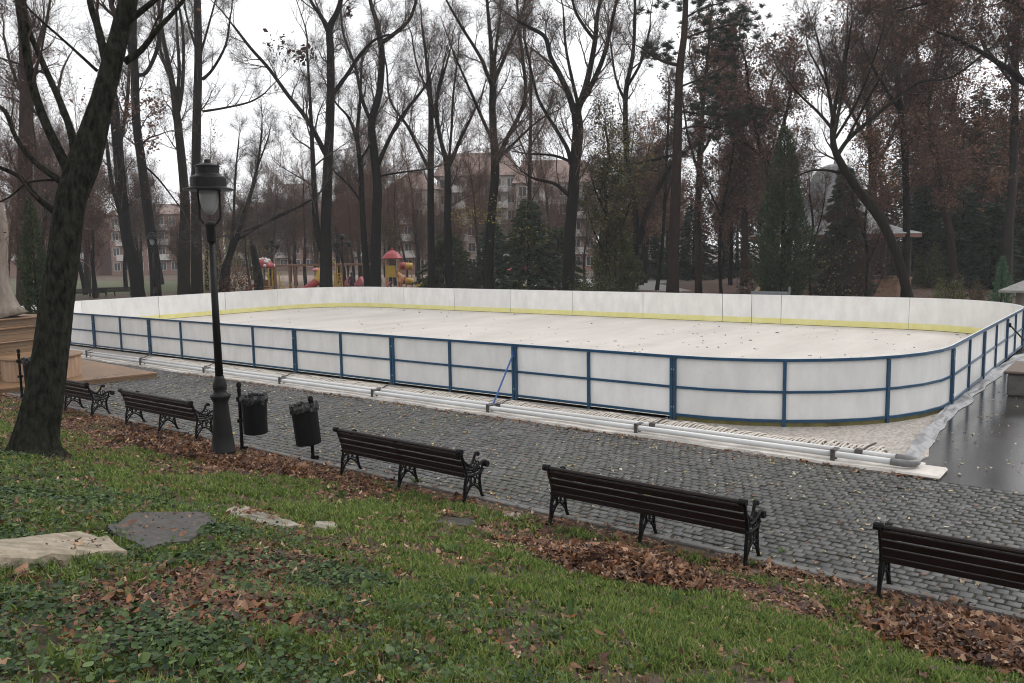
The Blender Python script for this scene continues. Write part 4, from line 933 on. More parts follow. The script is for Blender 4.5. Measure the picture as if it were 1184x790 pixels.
for i, (u, vt, hw, D) in enumerate(((1010,196,40,78),(1046,150,52,80),(1084,160,50,76),(1124,104,52,70),(1150,150,46,82),(1186,130,60,72),(1206,180,60,62),(1066,215,40,70),(960,210,44,84),(1110,215,44,64),(1146,235,40,60))):
    conifer(u, vt, hw, D, ['dark fir deep in the shade behind the bandstand roof','dark fir right of the bandstand, second in the row','dark fir behind the reddish leaning trunk','tallest dark fir of the right hand group','dark fir just left of the straight grey trunk','dark fir cut off by the right edge, behind the grey trunk','broad dark fir at the right edge, nearest of the group','low dark fir right beside the bandstand eave','dark fir behind the left side of the bandstand','low dark fir between the reddish trunk and the tallest fir','low spreading dark fir above the little arborvitae'][i], 'fir', 8500, .42, FIRC, 70+i, .04, .75, name='fir_tree', tr=.22)

for i, (u, vt, hw, D) in enumerate(((748,215,34,88),(852,226,40,90),(802,232,34,86))):
    conifer(u, vt, hw, D, ['dark fir far behind between the crooked trunk and the pine','dark fir far behind between pine and cypress','dark fir far behind just right of the tall pine trunk'][i], 'fir', 7000, .42, FIRC, 90+i, .04, .75, name='fir_tree', tr=.22)
# tall pine with pads of needles
pine = traced_tree('tall straight reddish pine trunk with flat dark needle pads', 54, [(778,336,16),(780,258,13.5),(782.5,172,12),(785.5,86,10),(791,43,8.5),(793,0,7),(795,-40,5)],
    [[(783,75,5),(770,72,4),(757,66,3.4),(742,56,2.4)],[(791,45,3.5),(815,36,3),(850,28,2.2)],[(788,100,3),(812,90,2.4),(838,78,1.8)],[(785,128,3.4),(812,132,2.8),(850,134,2)],[(784,150,3),(806,146,2.4),(828,150,2)],[(790,22,3),(812,10,2.4),(840,2,2)],[(782,185,3),(752,196,2.2)]], 40, B_RED, step=2.4, t0=.5, Lr=(.8,1.6), name='pine_tree', leafn=0)
def pads(root, D, L, seed):
    g = np.random.default_rng(seed); o = np.array(root.location); Ps = []; Ds = []
    for u, v, ru, rv, n in L:
        c = at_d(u, v, D+g.normal(0, .5))-o
        k = max(3, n//60)
        cc = c+g.normal(0, 1, (k,3))*np.array([ru*D/F*.55, ru*D/F*.55, rv*D/F*.5])
        idx = g.integers(0, k, n); Ps.append(cc[idx]+g.normal(0,.05,(n,3))); dd = g.normal(0,1,(n,3)); dd[:,2] = np.abs(dd[:,2])*.7; Ds.append(dd)
    P = np.concatenate(Ps); Dd = np.concatenate(Ds); m = len(P); R = frames(Dd, g); pal = np.array([(.026,.036,.024),(.034,.046,.030),(.020,.028,.020)])
    c = pal[g.integers(0,3,m)]*g.uniform(.7,1.3,(m,1)); V, Fc, C = scatter(SPRAY_V*np.array([1,.35,1]), SPRAY_F, P, R, g.uniform(.22,.4,m), c)
    soup('needle_pads', V, Fc, M_NEED, root, colors=C)
pads(pine, 54, [(852,28,36,26,3000),(838,58,30,18,1600),(768,58,16,8,700),(746,56,18,9,800),(758,70,14,7,500),(835,134,50,15,2400),(812,122,26,12,900),(866,136,26,10,900),(832,92,26,14,900),(812,10,26,12,1100),(790,-10,40,14,1400),(744,8,20,8,400),(822,160,20,7,400),(752,196,10,5,200)], 41)

# ------------------------------------------------------------------ thin trees of the far park (shared shapes)
def generic(seed, H, n1, leaf, leafn, pal, twig, barkm, lsz=.2):
    R = random.Random(seed); g = np.random.default_rng(seed); G = Grow(seed)
    r = bpy.data.objects.new('bare_tree', None); COL.objects.link(r)
    P = [np.array([0,0,-.2])]; d = np.array([0,0,1.0])
    for i in range(9): d = d+np.array(G.unit())*.09; d[2] += .12; d /= np.linalg.norm(d); P.append(P[-1]+d*H*.085)
    P = catmull(P, 3); rad = np.linspace(.24, .06, len(P))*H/16
    mb = MB(); mb.tube(P, rad, 8); tk = mb.build('trunk', barkm, r, True)
    attach(G, P, rad, .25, H*.75/n1, (H*.16, H*.32), 2, R, up=.13, kids=.95, mn=.011, ang=(.4,.85))
    V, Fc = segs_mesh(twiglets(G.S, 2, seed, .010, .4, 1.0), 3); cr = soup('crown', V, Fc, twig, r)
    if leaf:
        tips = np.array(G.tips); V, Fc, C = leaf_soup(tips[g.integers(0, len(tips), leafn)], lsz, pal, g, .25); soup('leaves', V, Fc, M_LEAF, cr, colors=C)
    return r
B_FAR = mat('twig_bark_far', (.085,.062,.053), .85, spec=.1); B_FARR = mat('twig_bark_rust', (.115,.068,.052), .85, spec=.1)
GEN = [generic(201, 15, 26, 0, 0, None, B_FAR, B_GREY), generic(202, 18, 28, 1, 900, PINKB, B_FARR, B_GREY), generic(203, 12, 22, 1, 1500, BROWN, B_FARR, B_DARK),
       generic(204, 16, 26, 1, 700, PINKB, B_FAR, B_DARK), generic(205, 11, 20, 1, 1400, [(.20,.16,.05),(.16,.12,.05),(.12,.06,.03)], B_FAR, B_GREY), generic(206, 14, 24, 1, 6000, BROWN+RUST, B_FARR, B_DARK, .24)]
GL = ['bare grey tree among the thin trees of the far park', 'tree with few pinkish leaves in the far park', 'small dark tree with brown leaves in the far park',
      'bare dark tree with sparse leaves in the far park', 'low tree with dull yellow leaves in the far park', 'tree full of russet leaves in the far park']
used = set()
def place(i, u, D, s=1.0):
    o = GEN[i]
    if i in used: o = copy_tree(GEN[i])
    used.add(i); p, _ = foot(u, D); o.location = p; o.rotation_euler = (0,0,random.uniform(0,6)); o.scale = (s,)*3
    tag(o, GL[i], 'tree', GL[i].replace('bare ', '').replace('tree', 'trees', 1) if False else ['bare grey trees far off','bare pinkish trees far off','small brown trees far off','bare dark trees far off','dull yellow trees far off','russet trees far off'][i])
rr = random.Random(5)
for k in range(18): place(rr.choice([0,1,3,4]), rr.uniform(230, 700), rr.uniform(74, 100), rr.uniform(.55, .8))
for k in range(9): place(rr.choice([1,3,1,0]), rr.uniform(380, 720), rr.uniform(70, 98), rr.uniform(.8, 1.05))
for k in range(4): place(rr.choice([0,3]), rr.uniform(150, 390), rr.uniform(80, 100), rr.uniform(.8, 1.1))
for k in range(44):                                     # left and centre, thin
    place(rr.choice([0,1,2,3,3,4,4]), rr.uniform(-60, 760), rr.uniform(82, 112), rr.uniform(.55, .95))
for k in range(14): place(rr.choice([2,2,3,1]), rr.uniform(-60, 130), rr.uniform(56, 84), rr.uniform(.8, 1.15))
for k in range(12): place(rr.choice([5,5,3,2]), rr.uniform(735, 900), rr.uniform(72, 104), rr.uniform(.8, 1.1))
for k in range(12): place(rr.choice([5,5,2,5]), rr.uniform(900, 1230), rr.uniform(66, 104), rr.uniform(.9, 1.3))
for i in range(6):
    if i not in used: place(i, 300+i*40, 110, .8)

# low bushes
def bush(u, D, hw, h, pal, n, sz, label, seed, name='bush', stems=7, z0=G0):
    g = np.random.default_rng(seed); p, _ = foot(u, D, z0); r = thing(name, label, 'bush', p); Rb = hw*D/F
    G = Grow(seed)
    for k in range(stems):
        a = g.uniform(0,6.28); G.grow((0,0,0), (math.cos(a)*.6, math.sin(a)*.6, .8), h*.9, .02, 2, up=.08, kids=1.0, mn=.006)
    V, Fc = segs_mesh(G.S, 3); soup('stems', V, Fc, B_TWIG, r)
    if n:
        d = g.normal(0,1,(n,3)); d /= np.linalg.norm(d,axis=1)[:,None]; d[:,2] = np.abs(d[:,2])
        lump = 1+.25*np.sin(d[:,0]*7+seed)+.2*np.sin(d[:,1]*9+d[:,2]*6)
        P = d*np.array([Rb,Rb,h])*(lump*g.uniform(.45,1,n)**.5)[:,None]
        V, Fc, C = leaf_soup(P, sz, pal, g, .04); soup('crown', V, Fc, M_LEAF, r, colors=C)
    return r
bush(1098, 42, 20, 1.5, [(.10,.115,.04),(.14,.14,.06),(.07,.085,.035)], 2600, .10, 'light olive bush left of the little arborvitae', 301)
bush(1076, 62, 22, 2.6, [(.09,.10,.03),(.06,.075,.03)], 2600, .13, 'yellowish green bush in front of the dark firs', 302)
bush(1128, 46, 16, 1.0, [(.06,.07,.03),(.09,.05,.03)], 1500, .09, 'low brownish bush between the olive bush and the arborvitae', 303)
bush(962, 46, 34, 4.2, [(.32,.30,.16),(.26,.25,.10),(.08,.05,.03)], 420, .13, 'thin twiggy bush with a few pale yellow leaves before the bandstand', 304, stems=26)
bush(1000, 47, 26, 3.0, BROWN, 500, .12, 'brown twiggy bush at the right side of the bandstand base', 305, stems=22)
bush(880, 60, 30, 2.4, BROWN+CYPC, 2500, .14, 'dark low bush left of the bandstand steps', 306)
bush(690, 46, 34, 1.8, CYPC+OLIVC, 2600, .13, 'dark green bush low under the olive conifer', 307)
bush(545, 58, 30, 2.4, CYPC, 1800, .14, 'dusky green bush under the young pines', 308)
bush(276, 62, 20, 2.6, [(.14,.05,.028),(.10,.04,.022)], 1500, .14, 'rusty brown bush around the foot of the low forked trunk', 309)
bush(270, 78, 46, 5.5, [(.24,.22,.07),(.18,.17,.06),(.12,.12,.05)], 2200, .2, 'tall bush with pale yellow green leaves far behind the lantern', 310, stems=14)

# ------------------------------------------------------------------ bandstand
bp, _ = foot(962, 57); bs = thing('bandstand', 'round park bandstand with a pale metal tent roof behind the trees', 'bandstand', bp)
m_roof = mat('zinc_roof', (.34,.345,.35), .5, col2=(.19,.19,.195), nscale=1.2, stretch=(1,1,.3), metal=.1, bump=.1)
m_brick = mat('bandstand_wall', (.22,.125,.075), .8, noise=.3, nscale=4)
m_eave = mat('eave_wood', (.15,.055,.035), .6)
b = MB(); b.lathe([(4.95,-.2),(4.95,1.05),(5.02,1.05),(5.02,1.15),(4.6,1.15)], n=16); b.build('base_wall', m_brick, bs)
b = MB(); b.lathe([(5.55,4.02),(5.50,4.08),(4.3,4.38),(3.3,4.75),(2.6,5.2),(2.2,5.8),(1.9,6.6),(1.6,7.5),(1.3,8.2),(1.0,8.55),(.5,8.75),(.12,8.8),(.08,9.1),(.03,9.2)], n=16); b.build('roof', m_roof, bs)
b = MB(); b.lathe([(5.2,3.78),(5.5,3.78),(5.5,4.015),(5.2,4.015)], n=16); b.build('eave', m_eave, bs)
for k in range(8):
    a = 2*PI*k/8+.2; x, y = 4.7*math.cos(a), 4.7*math.sin(a); b = MB(); b.bbox((x-.11,y-.11,1.15),(x+.11,y+.11,3.8), .02); b.build('column', mat('dark_post', (.03,.022,.018), .6) if 'dark_post' not in bpy.data.materials else bpy.data.materials['dark_post'], bs)
b = MB(); b.lathe([(4.55,1.95),(4.62,1.95),(4.62,2.02),(4.55,2.02)], n=32)
for k in range(48): a = 2*PI*k/48; b.tube([(4.58*math.cos(a),4.58*math.sin(a),1.15),(4.58*math.cos(a),4.58*math.sin(a),1.96)], .02, 4)
b.build('railing', B_DARK, bs)
stp, _ = foot(912, 51); b = MB(); dv_ = CAM[:2]-bp[:2]; dv_ /= np.linalg.norm(dv_); an = math.atan2(dv_[1], dv_[0])+.55*-1
for k in range(5): b.bbox((4.9,-1.2,-.1),(4.9+.32*(5-k),1.2,.22*(k+1)), .01, M=Matrix.Rotation(an, 4, 'Z'))
b.build('steps', mat('step_wood', (.20,.12,.075), .7, noise=.3), bs)
for s_ in (-1, 1):
    b = MB(); Mx = Matrix.Rotation(an, 4, 'Z'); v = [(4.9,s_*1.3-.15,-.1),(7.0,s_*1.3-.15,-.1),(6.8,s_*1.3-.15,.45),(4.9,s_*1.3-.15,1.5)]; v += [(x,y+.3,z) for x,y,z in v]
    b.add([tuple(Mx @ Vector(p)) for p in v], [(3,2,1,0),(4,5,6,7),(0,1,5,4),(1,2,6,5),(2,3,7,6),(3,0,4,7)]); b.build('cheek_wall', mat('cheek', (.30,.21,.13), .7), bs)

# pillar with pyramid cap at the right edge
pp, _ = foot(1186, 31); pl = thing('stone_pillar', 'grey stone pillar with a flat pyramid cap beyond the rink corner', 'pillar', pp)
b = MB(); b.bbox((-.35,-.35,-.1),(.35,.35,1.55), .02); b.build('shaft', M_OLD, pl)
b = MB(); v = [(-.85,-.85,1.56),(.85,-.85,1.56),(.85,.85,1.56),(-.85,.85,1.56),(-.85,-.85,1.64),(.85,-.85,1.64),(.85,.85,1.64),(-.85,.85,1.64),(0,0,2.05)]
b.add(v, [(3,2,1,0),(0,1,5,4),(1,2,6,5),(2,3,7,6),(3,0,4,7),(4,5,8),(5,6,8),(6,7,8),(7,4,8)]); b.build('cap', mat('cap_stone', (.22,.21,.20), .7, noise=.3, bump=.3), pl)
# long dark wall across the back
a0 = at_d(735, 300, 96); a1 = at_d(905, 300, 92); a0[2] = a1[2] = G0; dd = a1-a0; L = np.linalg.norm(dd)
wl = thing('garden_wall', 'long low dark wall at the back of the park path', 'wall', a0, math.atan2(dd[1], dd[0]))
m_wall = mat('dark_wall', (.055,.048,.045), .8, noise=.4, nscale=2)
for k in range(12):
    b = MB(); b.bbox((k*L/12,-.12,-.1),((k+1)*L/12-.02,.12,1.35), .02); b.build('wall_panel', m_wall, wl)
b = MB(); b.bbox((0,-.2,1.355),(L,.2,1.45), .02); b.build('coping', mat('coping', (.12,.11,.105), .7), wl)

# ------------------------------------------------------------------ playground
def P_(name, c, r=.45): 
    return bpy.data.materials.get(name) or mat(name, c, r, noise=.15, nscale=4)
p_red, p_yel, p_org, p_pink, p_blue, p_brn, p_grn, p_wht = (P_('play_red',(.33,.024,.03)), P_('play_yellow',(.48,.30,.035)), P_('play_orange',(.46,.20,.065)), P_('play_pink',(.50,.15,.17)), P_('play_blue',(.02,.09,.27)), P_('play_brown',(.17,.085,.045)), P_('play_green',(.03,.14,.05)), P_('play_white',(.65,.65,.63)))
VY = YAW        # local x runs across the view, local y away from the camera
def pthing(name, u, D, label, cat, group='playground equipment behind the rink'):
    p, v = foot(u, D); return thing(name, label, cat, p, VY, group)
def px(u0, D): return lambda u, v: ((u-u0)*D/F, (foot(u0, D)[1]-v)*D/F)
# little mushroom house with ramp and red slide
D = 66; r = pthing('play_tower', 305, D, 'play tower with a red white-dotted mushroom roof, a ramp and a red slide', 'play tower'); q = px(305, D)
for x in (-.35,.62):
    for y in (-.5,.5): MB().tube([(x,y,0),(x,y,2.45)], .055, 8).build('post', p_yel, r)
b = MB(); b.bbox((-.42,-.55,.75),(.7,.55,.85), .02); b.bbox((-.40,.50,.86),(.68,.54,1.35), .01); b.build('platform', p_brn, r)
b = MB(); b.sphere((.1,0,2.35), .85, 18, sq=(1,1,.85), z0=-.02); rf = b.build('roof', p_red, r, True)
b = MB(); g = np.random.default_rng(2)
for k in range(26):
    a = g.uniform(0,6.28); t = g.uniform(.1,1.3); c = np.array([.1+.85*math.cos(a)*math.cos(t), .85*math.sin(a)*math.cos(t), 2.35+.72*math.sin(t)]); b.sphere(c, .13, 8, sq=(1,1,1))
b.build('dots', p_wht, rf, True)
b = MB(); v = [(.25,-.55,.02),(1.15,-1.0,.02),(.75,-.5,.80),(-.15,-.5,.80)]; v += [(x,y+.06,z) for x,y,z in v]; b.add(v, [(0,1,2,3),(7,6,5,4),(0,4,5,1),(1,5,6,2),(2,6,7,3),(3,7,4,0)]); b.build('ramp', p_org, r)
b = MB()
for s_ in (-.26,.26): b.tube([(-.4,s_,1.15),(-.8,s_,.95),(-1.5,s_,.32),(-1.85,s_,.22)], .06, 6)
v = [(-.4,-.26,1.06),(-.8,-.26,.86),(-1.5,-.26,.24),(-1.85,-.26,.14)]; v += [(x,-y,z) for x,y,z in v]; b.add(v, [(0,1,5,4),(1,2,6,5),(2,3,7,6)]); b.build('slide', p_red, r)
# pole with diagonal bars
r = pthing('climbing_bar', 324, 66, 'yellow pole with slanting bars right of the mushroom house', 'climbing frame'); b = MB()
b.tube([(0,0,0),(0,0,2.0)], .06, 8); b.tube([(.0,0,1.05),(1.1,.0,.25),(1.25,0,.22)], .045, 6); b.tube([(0,0,1.2),(.25,0,1.2)], .04, 6); b.tube([(.55,.2,.75),(.9,.2,.95)], .04, 6); b.build('bars', p_yel, r)
# wooden beam frame
r = pthing('timber_pergola', 380, 74, 'long brown timber frame standing across the playground', 'timber frame'); b = MB()
for x in (-4.7,-3.4,-2.9,1.2,3.2,4.4): b = MB(); b.bbox((x-.1,-.1,0),(x+.1,.1,2.25), .02); b.build('post', p_brn, r)
b = MB(); b.bbox((-5,-.12,2.255),(4.8,.12,2.45), .02); b.build('beam', p_brn, r)
# tube slide
r = pthing('tube_slide', 362, 66, 'red and yellow tube slide left of the joined trunks', 'slide'); b = MB()
pth = catmull([(-.75,-.3,.42),(-.45,-.3,.55),(.05,-.25,.92),(.38,-.1,1.2)], 5); b.tube(pth, .32, 14); b.build('red_tube', p_red, r, True)
b = MB(); b.tube(catmull([(.38,-.1,1.2),(.55,0,1.5),(.58,.1,1.85),(.45,.2,2.05)], 5), .325, 14); b.build('yellow_tube', p_yel, r, True)
b = MB(); b.sphere((.35,.2,1.98), .42, 12, sq=(1,1,.7), z0=0); b.build('cap_dome', p_pink, r, True)
for x in (.1,.8): MB().tube([(x,.3,0),(x,.3,1.9)], .05, 6).build('post', p_wht, r)
# climbing net with flag
r = pthing('climbing_net', 391, 68, 'yellow climbing frame with a pennant on its mast', 'climbing frame'); b = MB()
for x in (-.35,.0,.45): b.tube([(x,0,0),(x*.6,0,2.3 if x == 0 else 1.8)], .045, 6)
for k in range(6):
    b.tube([(-.35+.02*k,0,.25+.28*k),(.45-.03*k,0,.35+.28*k)], .03, 5); b.tube([(-.35+.1*k,0,.2+.1*k),(-.25+.13*k,0,1.7)], .02, 4)
b.build('bars', p_yel, r); b = MB(); b.tube([(-.1,0,0),(-.1,0,2.6)], .03, 6); b.build('mast', p_yel, r)
b = MB(); v = [(-.12,0,2.45),(-.5,.02,2.5),(-.42,.02,2.95),(-.12,-.03,2.45)]; b.add([(-.12,0,2.4),(-.12,0,2.62),(-.52,.05,3.0),(-.12,.03,2.4),(-.12,.03,2.62),(-.52,.08,3.0)], [(0,1,2),(5,4,3),(0,3,4,1),(1,4,5,2),(2,5,3,0)]); b.build('pennant', p_yel, r)
# pink playhouse
r = pthing('playhouse', 410, 70, 'small pink playhouse with a steep gabled roof', 'playhouse'); b = MB()
b.bbox((-.75,-.5,0),(.75,.5,.72), .02); b.build('wall', p_pink, r)
b = MB()
for x0, x1 in ((-.95,-.02),(.02,.98)):
    v = [(x0,-.6,.68),(x1,-.6,.68),((x0+x1)/2+.1,-.6,1.38),(x0,.6,.68),(x1,.6,.68),((x0+x1)/2+.1,.6,1.38)]; b.add(v, [(0,1,2),(5,4,3),(0,2,5,3),(1,4,5,2),(0,3,4,1)])
b.build('roof', p_pink, r)
b = MB(); b.bbox((-.62,-.515,.05),(-.22,-.503,.6), .002); b.bbox((.25,-.515,.05),(.62,-.503,.6), .002); b.build('doorway', P_('play_dark',(.06,.02,.025)), r)
# blue container
r = pthing('recycling_bell', 426, 60, 'blue dome shaped recycling container at the foot of the forked trunk', 'container', None); b = MB()
b.lathe([(.30,0),(.33,.1),(.345,.9),(.31,1.12),(.20,1.25),(.11,1.28),(.10,1.38),(.03,1.42)], n=20); b.build('body', p_blue, r, True)
b = MB(); b.bbox((-.12,-.36,.95),(.12,-.335,1.04), .004); b.build('slot', P_('play_dark',(.06,.02,.025)), r)
# tower with red umbrella
D = 68; r = pthing('play_tower', 455, D, 'tall play tower with a red umbrella roof and a pink slide', 'play tower')
for x in (-.5,.5):
    for y in (-.5,.5): MB().tube([(x,y,0),(x,y,2.9)], .055, 8).build('post', p_org, r)
b = MB(); b.lathe([(.85,2.85),(.86,2.9),(.6,3.25),(.2,3.5),(.10,3.55),(.08,3.7),(.02,3.75)], n=14); b.build('roof', p_red, r)
b = MB(); b.bbox((-.48,-.55,1.5),(.3,-.5,2.3), .01); b.bbox((-.55,-.55,1.35),(.55,.55,1.45), .01); b.build('panel', p_yel, r)
b = MB(); b.tube(catmull([(.45,-.5,1.6),(.75,-.6,1.3),(.65,-.7,.9)], 5), .22, 10); b.build('yellow_tube', p_org, r, True)
b = MB()
for s_ in (-.25,.25): b.tube([(-.1,-.6+s_,1.0),(-.7,-.7+s_,.3),(-1.0,-.75+s_,.22)], .06, 6)
v = [(-.1,-.85,.95),(-.7,-.95,.24),(-1.0,-1.0,.14),(-.1,-.35,.95),(-.7,-.45,.24),(-1.0,-.5,.14)]; b.add(v, [(0,1,4,3),(1,2,5,4)]); b.build('slide', p_pink, r)
r = pthing('tube_crawl', 470, 70, 'red and yellow crawl tubes on posts right of the umbrella tower', 'play tube'); b = MB()
b.tube([(-.5,0,2.2),(0,0,2.2)], .30, 12); b.build('red_tube', p_red, r, True); b = MB(); b.tube([(-.5,0,1.05),(-.05,0,.95)], .30, 12); b.build('red_tube', p_red, r, True)
b = MB(); b.tube([(.005,0,2.2),(.55,0,2.15)], .30, 12); b.build('yellow_tube', p_yel, r, True); b = MB(); b.tube([(-.04,0,.95),(.6,-.1,.85)], .30, 12); b.build('yellow_tube', p_yel, r, True)
[MB().tube([(x,0,0),(x,0,2.0)], .05, 6).build('post', p_org, r) for x in (-.45,.0,.5)]
for u, lb in ((489,'yellow wavy panel fence between the tubes and the straight trunk'),(538,'yellow wavy panel fence between the V-forked trunk and the young pine')):
    r = pthing('play_fence', u, 68, lb, 'play panel'); b = MB()
    for k in range(4): b.bbox((-.55+.3*k,-.03,.2),(-.30+.3*k,.03,.75+.12*math.sin(k*2)), .02)
    b.build('boards', p_yel, r); [MB().tube([(x,.05,0),(x,.05,.85)], .04, 6).build('post', p_brn, r) for x in (-.5,.55)]
r = pthing('play_house', 603, 74, 'blue and yellow play hut with a dark red roof seen under the young pines', 'play hut'); b = MB()
b.bbox((-1.1,-.5,.75),(1.0,.5,1.5), .02); b.build('wall', p_blue, r); b = MB(); v = [(-1.3,-.7,1.55),(1.5,-.7,1.55),(1.2,0,2.1),(-1.1,0,2.1),(-1.3,.7,1.55),(1.5,.7,1.55)]; b.add(v, [(0,1,2,3),(3,2,5,4),(0,3,4),(1,5,2),(0,4,5,1)]); b.build('roof', p_red, r)
for x in (-1.0,-.3,.3,.9): MB().tube([(x,-.55,0),(x,-.55,1.5)], .07, 6).build('post', p_yel, r)
r = pthing('round_sign', 634, 66, 'small round red sign on a thin post', 'sign', None); b = MB(); b.tube([(0,0,0),(0,0,1.2)], .03, 6); b.build('post', M_IRON, r)
b = MB(); b.tube([(0,-.03,1.2),(0,-.06,1.2)], .26, 18); b.build('disc', p_red, r)

# a visitor by the playhouse
def person(u, D, label):
    p, _ = foot(u, D); r = thing('person', label, 'person', p, VY+.5)
    me = bpy.data.meshes.new('body'); pts = [(0,0,.92),(0,.0,1.15),(0,.0,1.38),(0,0,1.50),(0,.02,1.62),(-.11,0,.86),(-.12,.02,.48),(-.12,-.02,.06),(-.12,.12,.03),(.11,0,.86),(.13,.06,.48),(.13,.04,.06),(.13,.18,.03),(-.2,0,1.40),(-.27,.0,1.12),(-.22,.12,.92),(.2,0,1.40),(.27,.0,1.12),(.22,.14,.95),(-.20,.17,.86),(.20,.19,.90),(0,.03,1.72)]
    ed = [(0,1),(1,2),(2,3),(3,4),(4,21),(0,5),(5,6),(6,7),(7,8),(0,9),(9,10),(10,11),(11,12),(2,13),(13,14),(14,15),(15,19),(2,16),(16,17),(17,18),(18,20)]
    rd = [.15,.145,.17,.065,.10,.10,.07,.05,.04,.10,.07,.05,.04,.08,.055,.042,.035,.08,.055,.042,.035,.085]
    me.from_pydata(pts, ed, []); o = link('body', me, r); sk = o.modifiers.new('skin', 'SKIN')
    for i, q in enumerate(rd): me.skin_vertices[0].data[i].radius = (q, q*(.75 if i in (0,1,2) else 1))
    me.skin_vertices[0].data[0].use_root = True
    o.modifiers.new('sub', 'SUBSURF').levels = 1
    me.materials.append(mat('jacket_dark', (.05,.022,.04), .8, noise=.6, nscale=14))
    b = MB(); b.sphere((0,-.015,1.70), .118, 12, sq=(.95,1,1.05), z0=-.35); b.build('hair', mat('hair_dark', (.012,.009,.008), .6), r, True)
    b = MB(); b.sphere((0,.035,1.64), .092, 12, sq=(.85,.95,1.1)); b.sphere((0,.125,1.64), .018, 6); b.build('face', mat('skin_tone', (.42,.25,.18), .5), r, True)
    return r
person(407.5, 68, 'person in a dark patterned jacket standing by the pink playhouse')

# background lamps
def far_lamp(u, D, label, twin=False):
    p, _ = foot(u, D)
    if not twin:
        r = copy_tree(fl); r.location = p; tag(r, label, 'street lamp', 'lamp posts beyond the rink'); return r
    r = thing('street_lamp', label, 'street lamp', p, VY, 'lamp posts beyond the rink')
    b = MB(); b.lathe([(.14,0),(.14,.1),(.09,.7),(.06,.8),(.05,4.2),(.07,4.25),(.03,4.5)], n=10); b.build('pole', M_LAMP, r)
    for s_ in (-1, 1):
        b = MB(); b.tube(catmull([(0,0,3.9),(.25*s_,0,4.15),(.5*s_,0,4.1)], 4), .03, 6); b.lathe([(.05,3.85),(.2,4.02),(.28,4.05),(.22,4.25),(.05,4.35)], (.5*s_,0,0), 12); b.build('lamp_head', M_LAMP, r)
    b = MB(); b.lathe([(.05,4.4),(.2,4.55),(.28,4.6),(.22,4.78),(.05,4.88)], n=12); b.build('lamp_head', M_LAMP, r)
    return r
far_lamp(181, 53, 'hooded lamp post in front of the dark trunk left of the big lamp')
far_lamp(398, 66, 'dark three headed lamp post between the red slide and the pink playhouse', True)
far_lamp(316.5, 80, 'dark three headed lamp post behind the mushroom house', True)
far_lamp(601, 56, 'hooded lamp post among the young pines')
far_lamp(463, 82, 'hooded lamp post behind the umbrella tower')
# benches on the lawns beyond
for i, (u, D, a, lb) in enumerate(((530,62,.66,'dark bench on the playground edge under the dusky juniper'),(604,64,.5,'dark bench left of the wide young pine'),(640,60,.66,'dark bench beside the small round red sign'),(738,74,.2,'dark bench beside the pale path'),(124,70,.8,'dark bench on the lawn beyond the left end of the rink'),(152,72,.9,'second dark bench on the left lawn, nearer the leafy trunk'),(868,84,.3,'dark bench on the path left of the cypress'))):
    o = copy_tree(proto); o.location = foot(u, D)[0]; o.rotation_euler = (0,0,a+PI); tag(o, lb, 'bench', 'benches beyond the rink')

# ------------------------------------------------------------------ apartment houses
m_tile = mat('roof_tile', (.215,.145,.125), .8, col2=(.155,.108,.092), nscale=1.2, bump=.5, bscale=6)
m_cream = mat('render_cream', (.36,.30,.265), .8, noise=.12, nscale=.6); m_brk = mat('facade_brick', (.26,.155,.125), .8, noise=.25, nscale=1.5); m_pale = mat('render_pale', (.38,.34,.31), .8, noise=.1, nscale=.5)
m_win = mat('window_glass', (.05,.055,.065), .15); m_trim = mat('window_trim', (.46,.44,.42), .6)
def house(u0, u1, D, v_eave, v_ridge, label, wall, depth=11, yaw_off=0, storeys=5, bays=7, hip=1.2, wall2=None, chim=()):
    p0, _ = foot(u0, D); p1, _ = foot(u1, D); c = (p0+p1)/2; W = np.linalg.norm(p1-p0)
    he = 3.42-G0+((289-(.0176*((u0+u1)/2-592)))-v_eave)*D/F; hr = 3.42-G0+((289-(.0176*((u0+u1)/2-592)))-v_ridge)*D/F
    r = thing('apartment_building', label, 'building', c, YAW+yaw_off); b = MB(); b.box((-W/2,0,-.2),(W/2,depth,he)); b.build('wall', wall, r)
    if wall2 is not None:
        b = MB(); b.box((-W/2-.02,-.04,he*.0),(W/2+.02,-.005,he*.70)); b.build('lower_wall', wall2, r)
    b = MB(); o = .6; v = [(-W/2-o,-o,he+.01),(W/2+o,-o,he+.01),(W/2+o,depth+o,he+.01),(-W/2-o,depth+o,he+.01),(-W/2+hip,depth/2,hr),(W/2-hip,depth/2,hr)]
    b.add(v, [(3,2,1,0),(0,1,5,4),(1,2,5),(2,3,4,5),(3,0,4)]); rf = b.build('roof', m_tile, r)
    for x in chim:
        b = MB(); b.box((x-.5,depth/2-.4,hr-1),(x+.5,depth/2+.4,hr+1.1)); b.build('chimney', m_brk, rf)
    sh = he/storeys
    wf = MB(); 
    for s in range(storeys):
        for k in range(bays):
            x = -W/2+W*(k+.5)/bays; z0 = s*sh+sh*.30; ww = min(1.5, W/bays*.5)
            wf = MB(); wf.box((x-ww/2-.1,-.09,z0-.1),(x+ww/2+.1,-.05,z0+sh*.5+.1)); w_ = wf.build('window', m_trim, r)
            gm = MB(); gm.box((x-ww/2,-.11,z0),(x-.04,-.092,z0+sh*.5)); gm.box((x+.04,-.11,z0),(x+ww/2,-.092,z0+sh*.5)); gm.build('pane', m_win, w_)
        if s > 0 and s % 1 == 0:
            for k in range(1, bays, 3):
                x = -W/2+W*(k+.5)/bays; bm = MB(); bm.box((x-1.6,-1.2,s*sh-.12),(x+1.6,-.05,s*sh+.02)); bm.box((x-1.6,-1.2,s*sh+.021),(x+1.6,-1.12,s*sh+.95)); bm.build('balcony', m_trim, r)
    return r
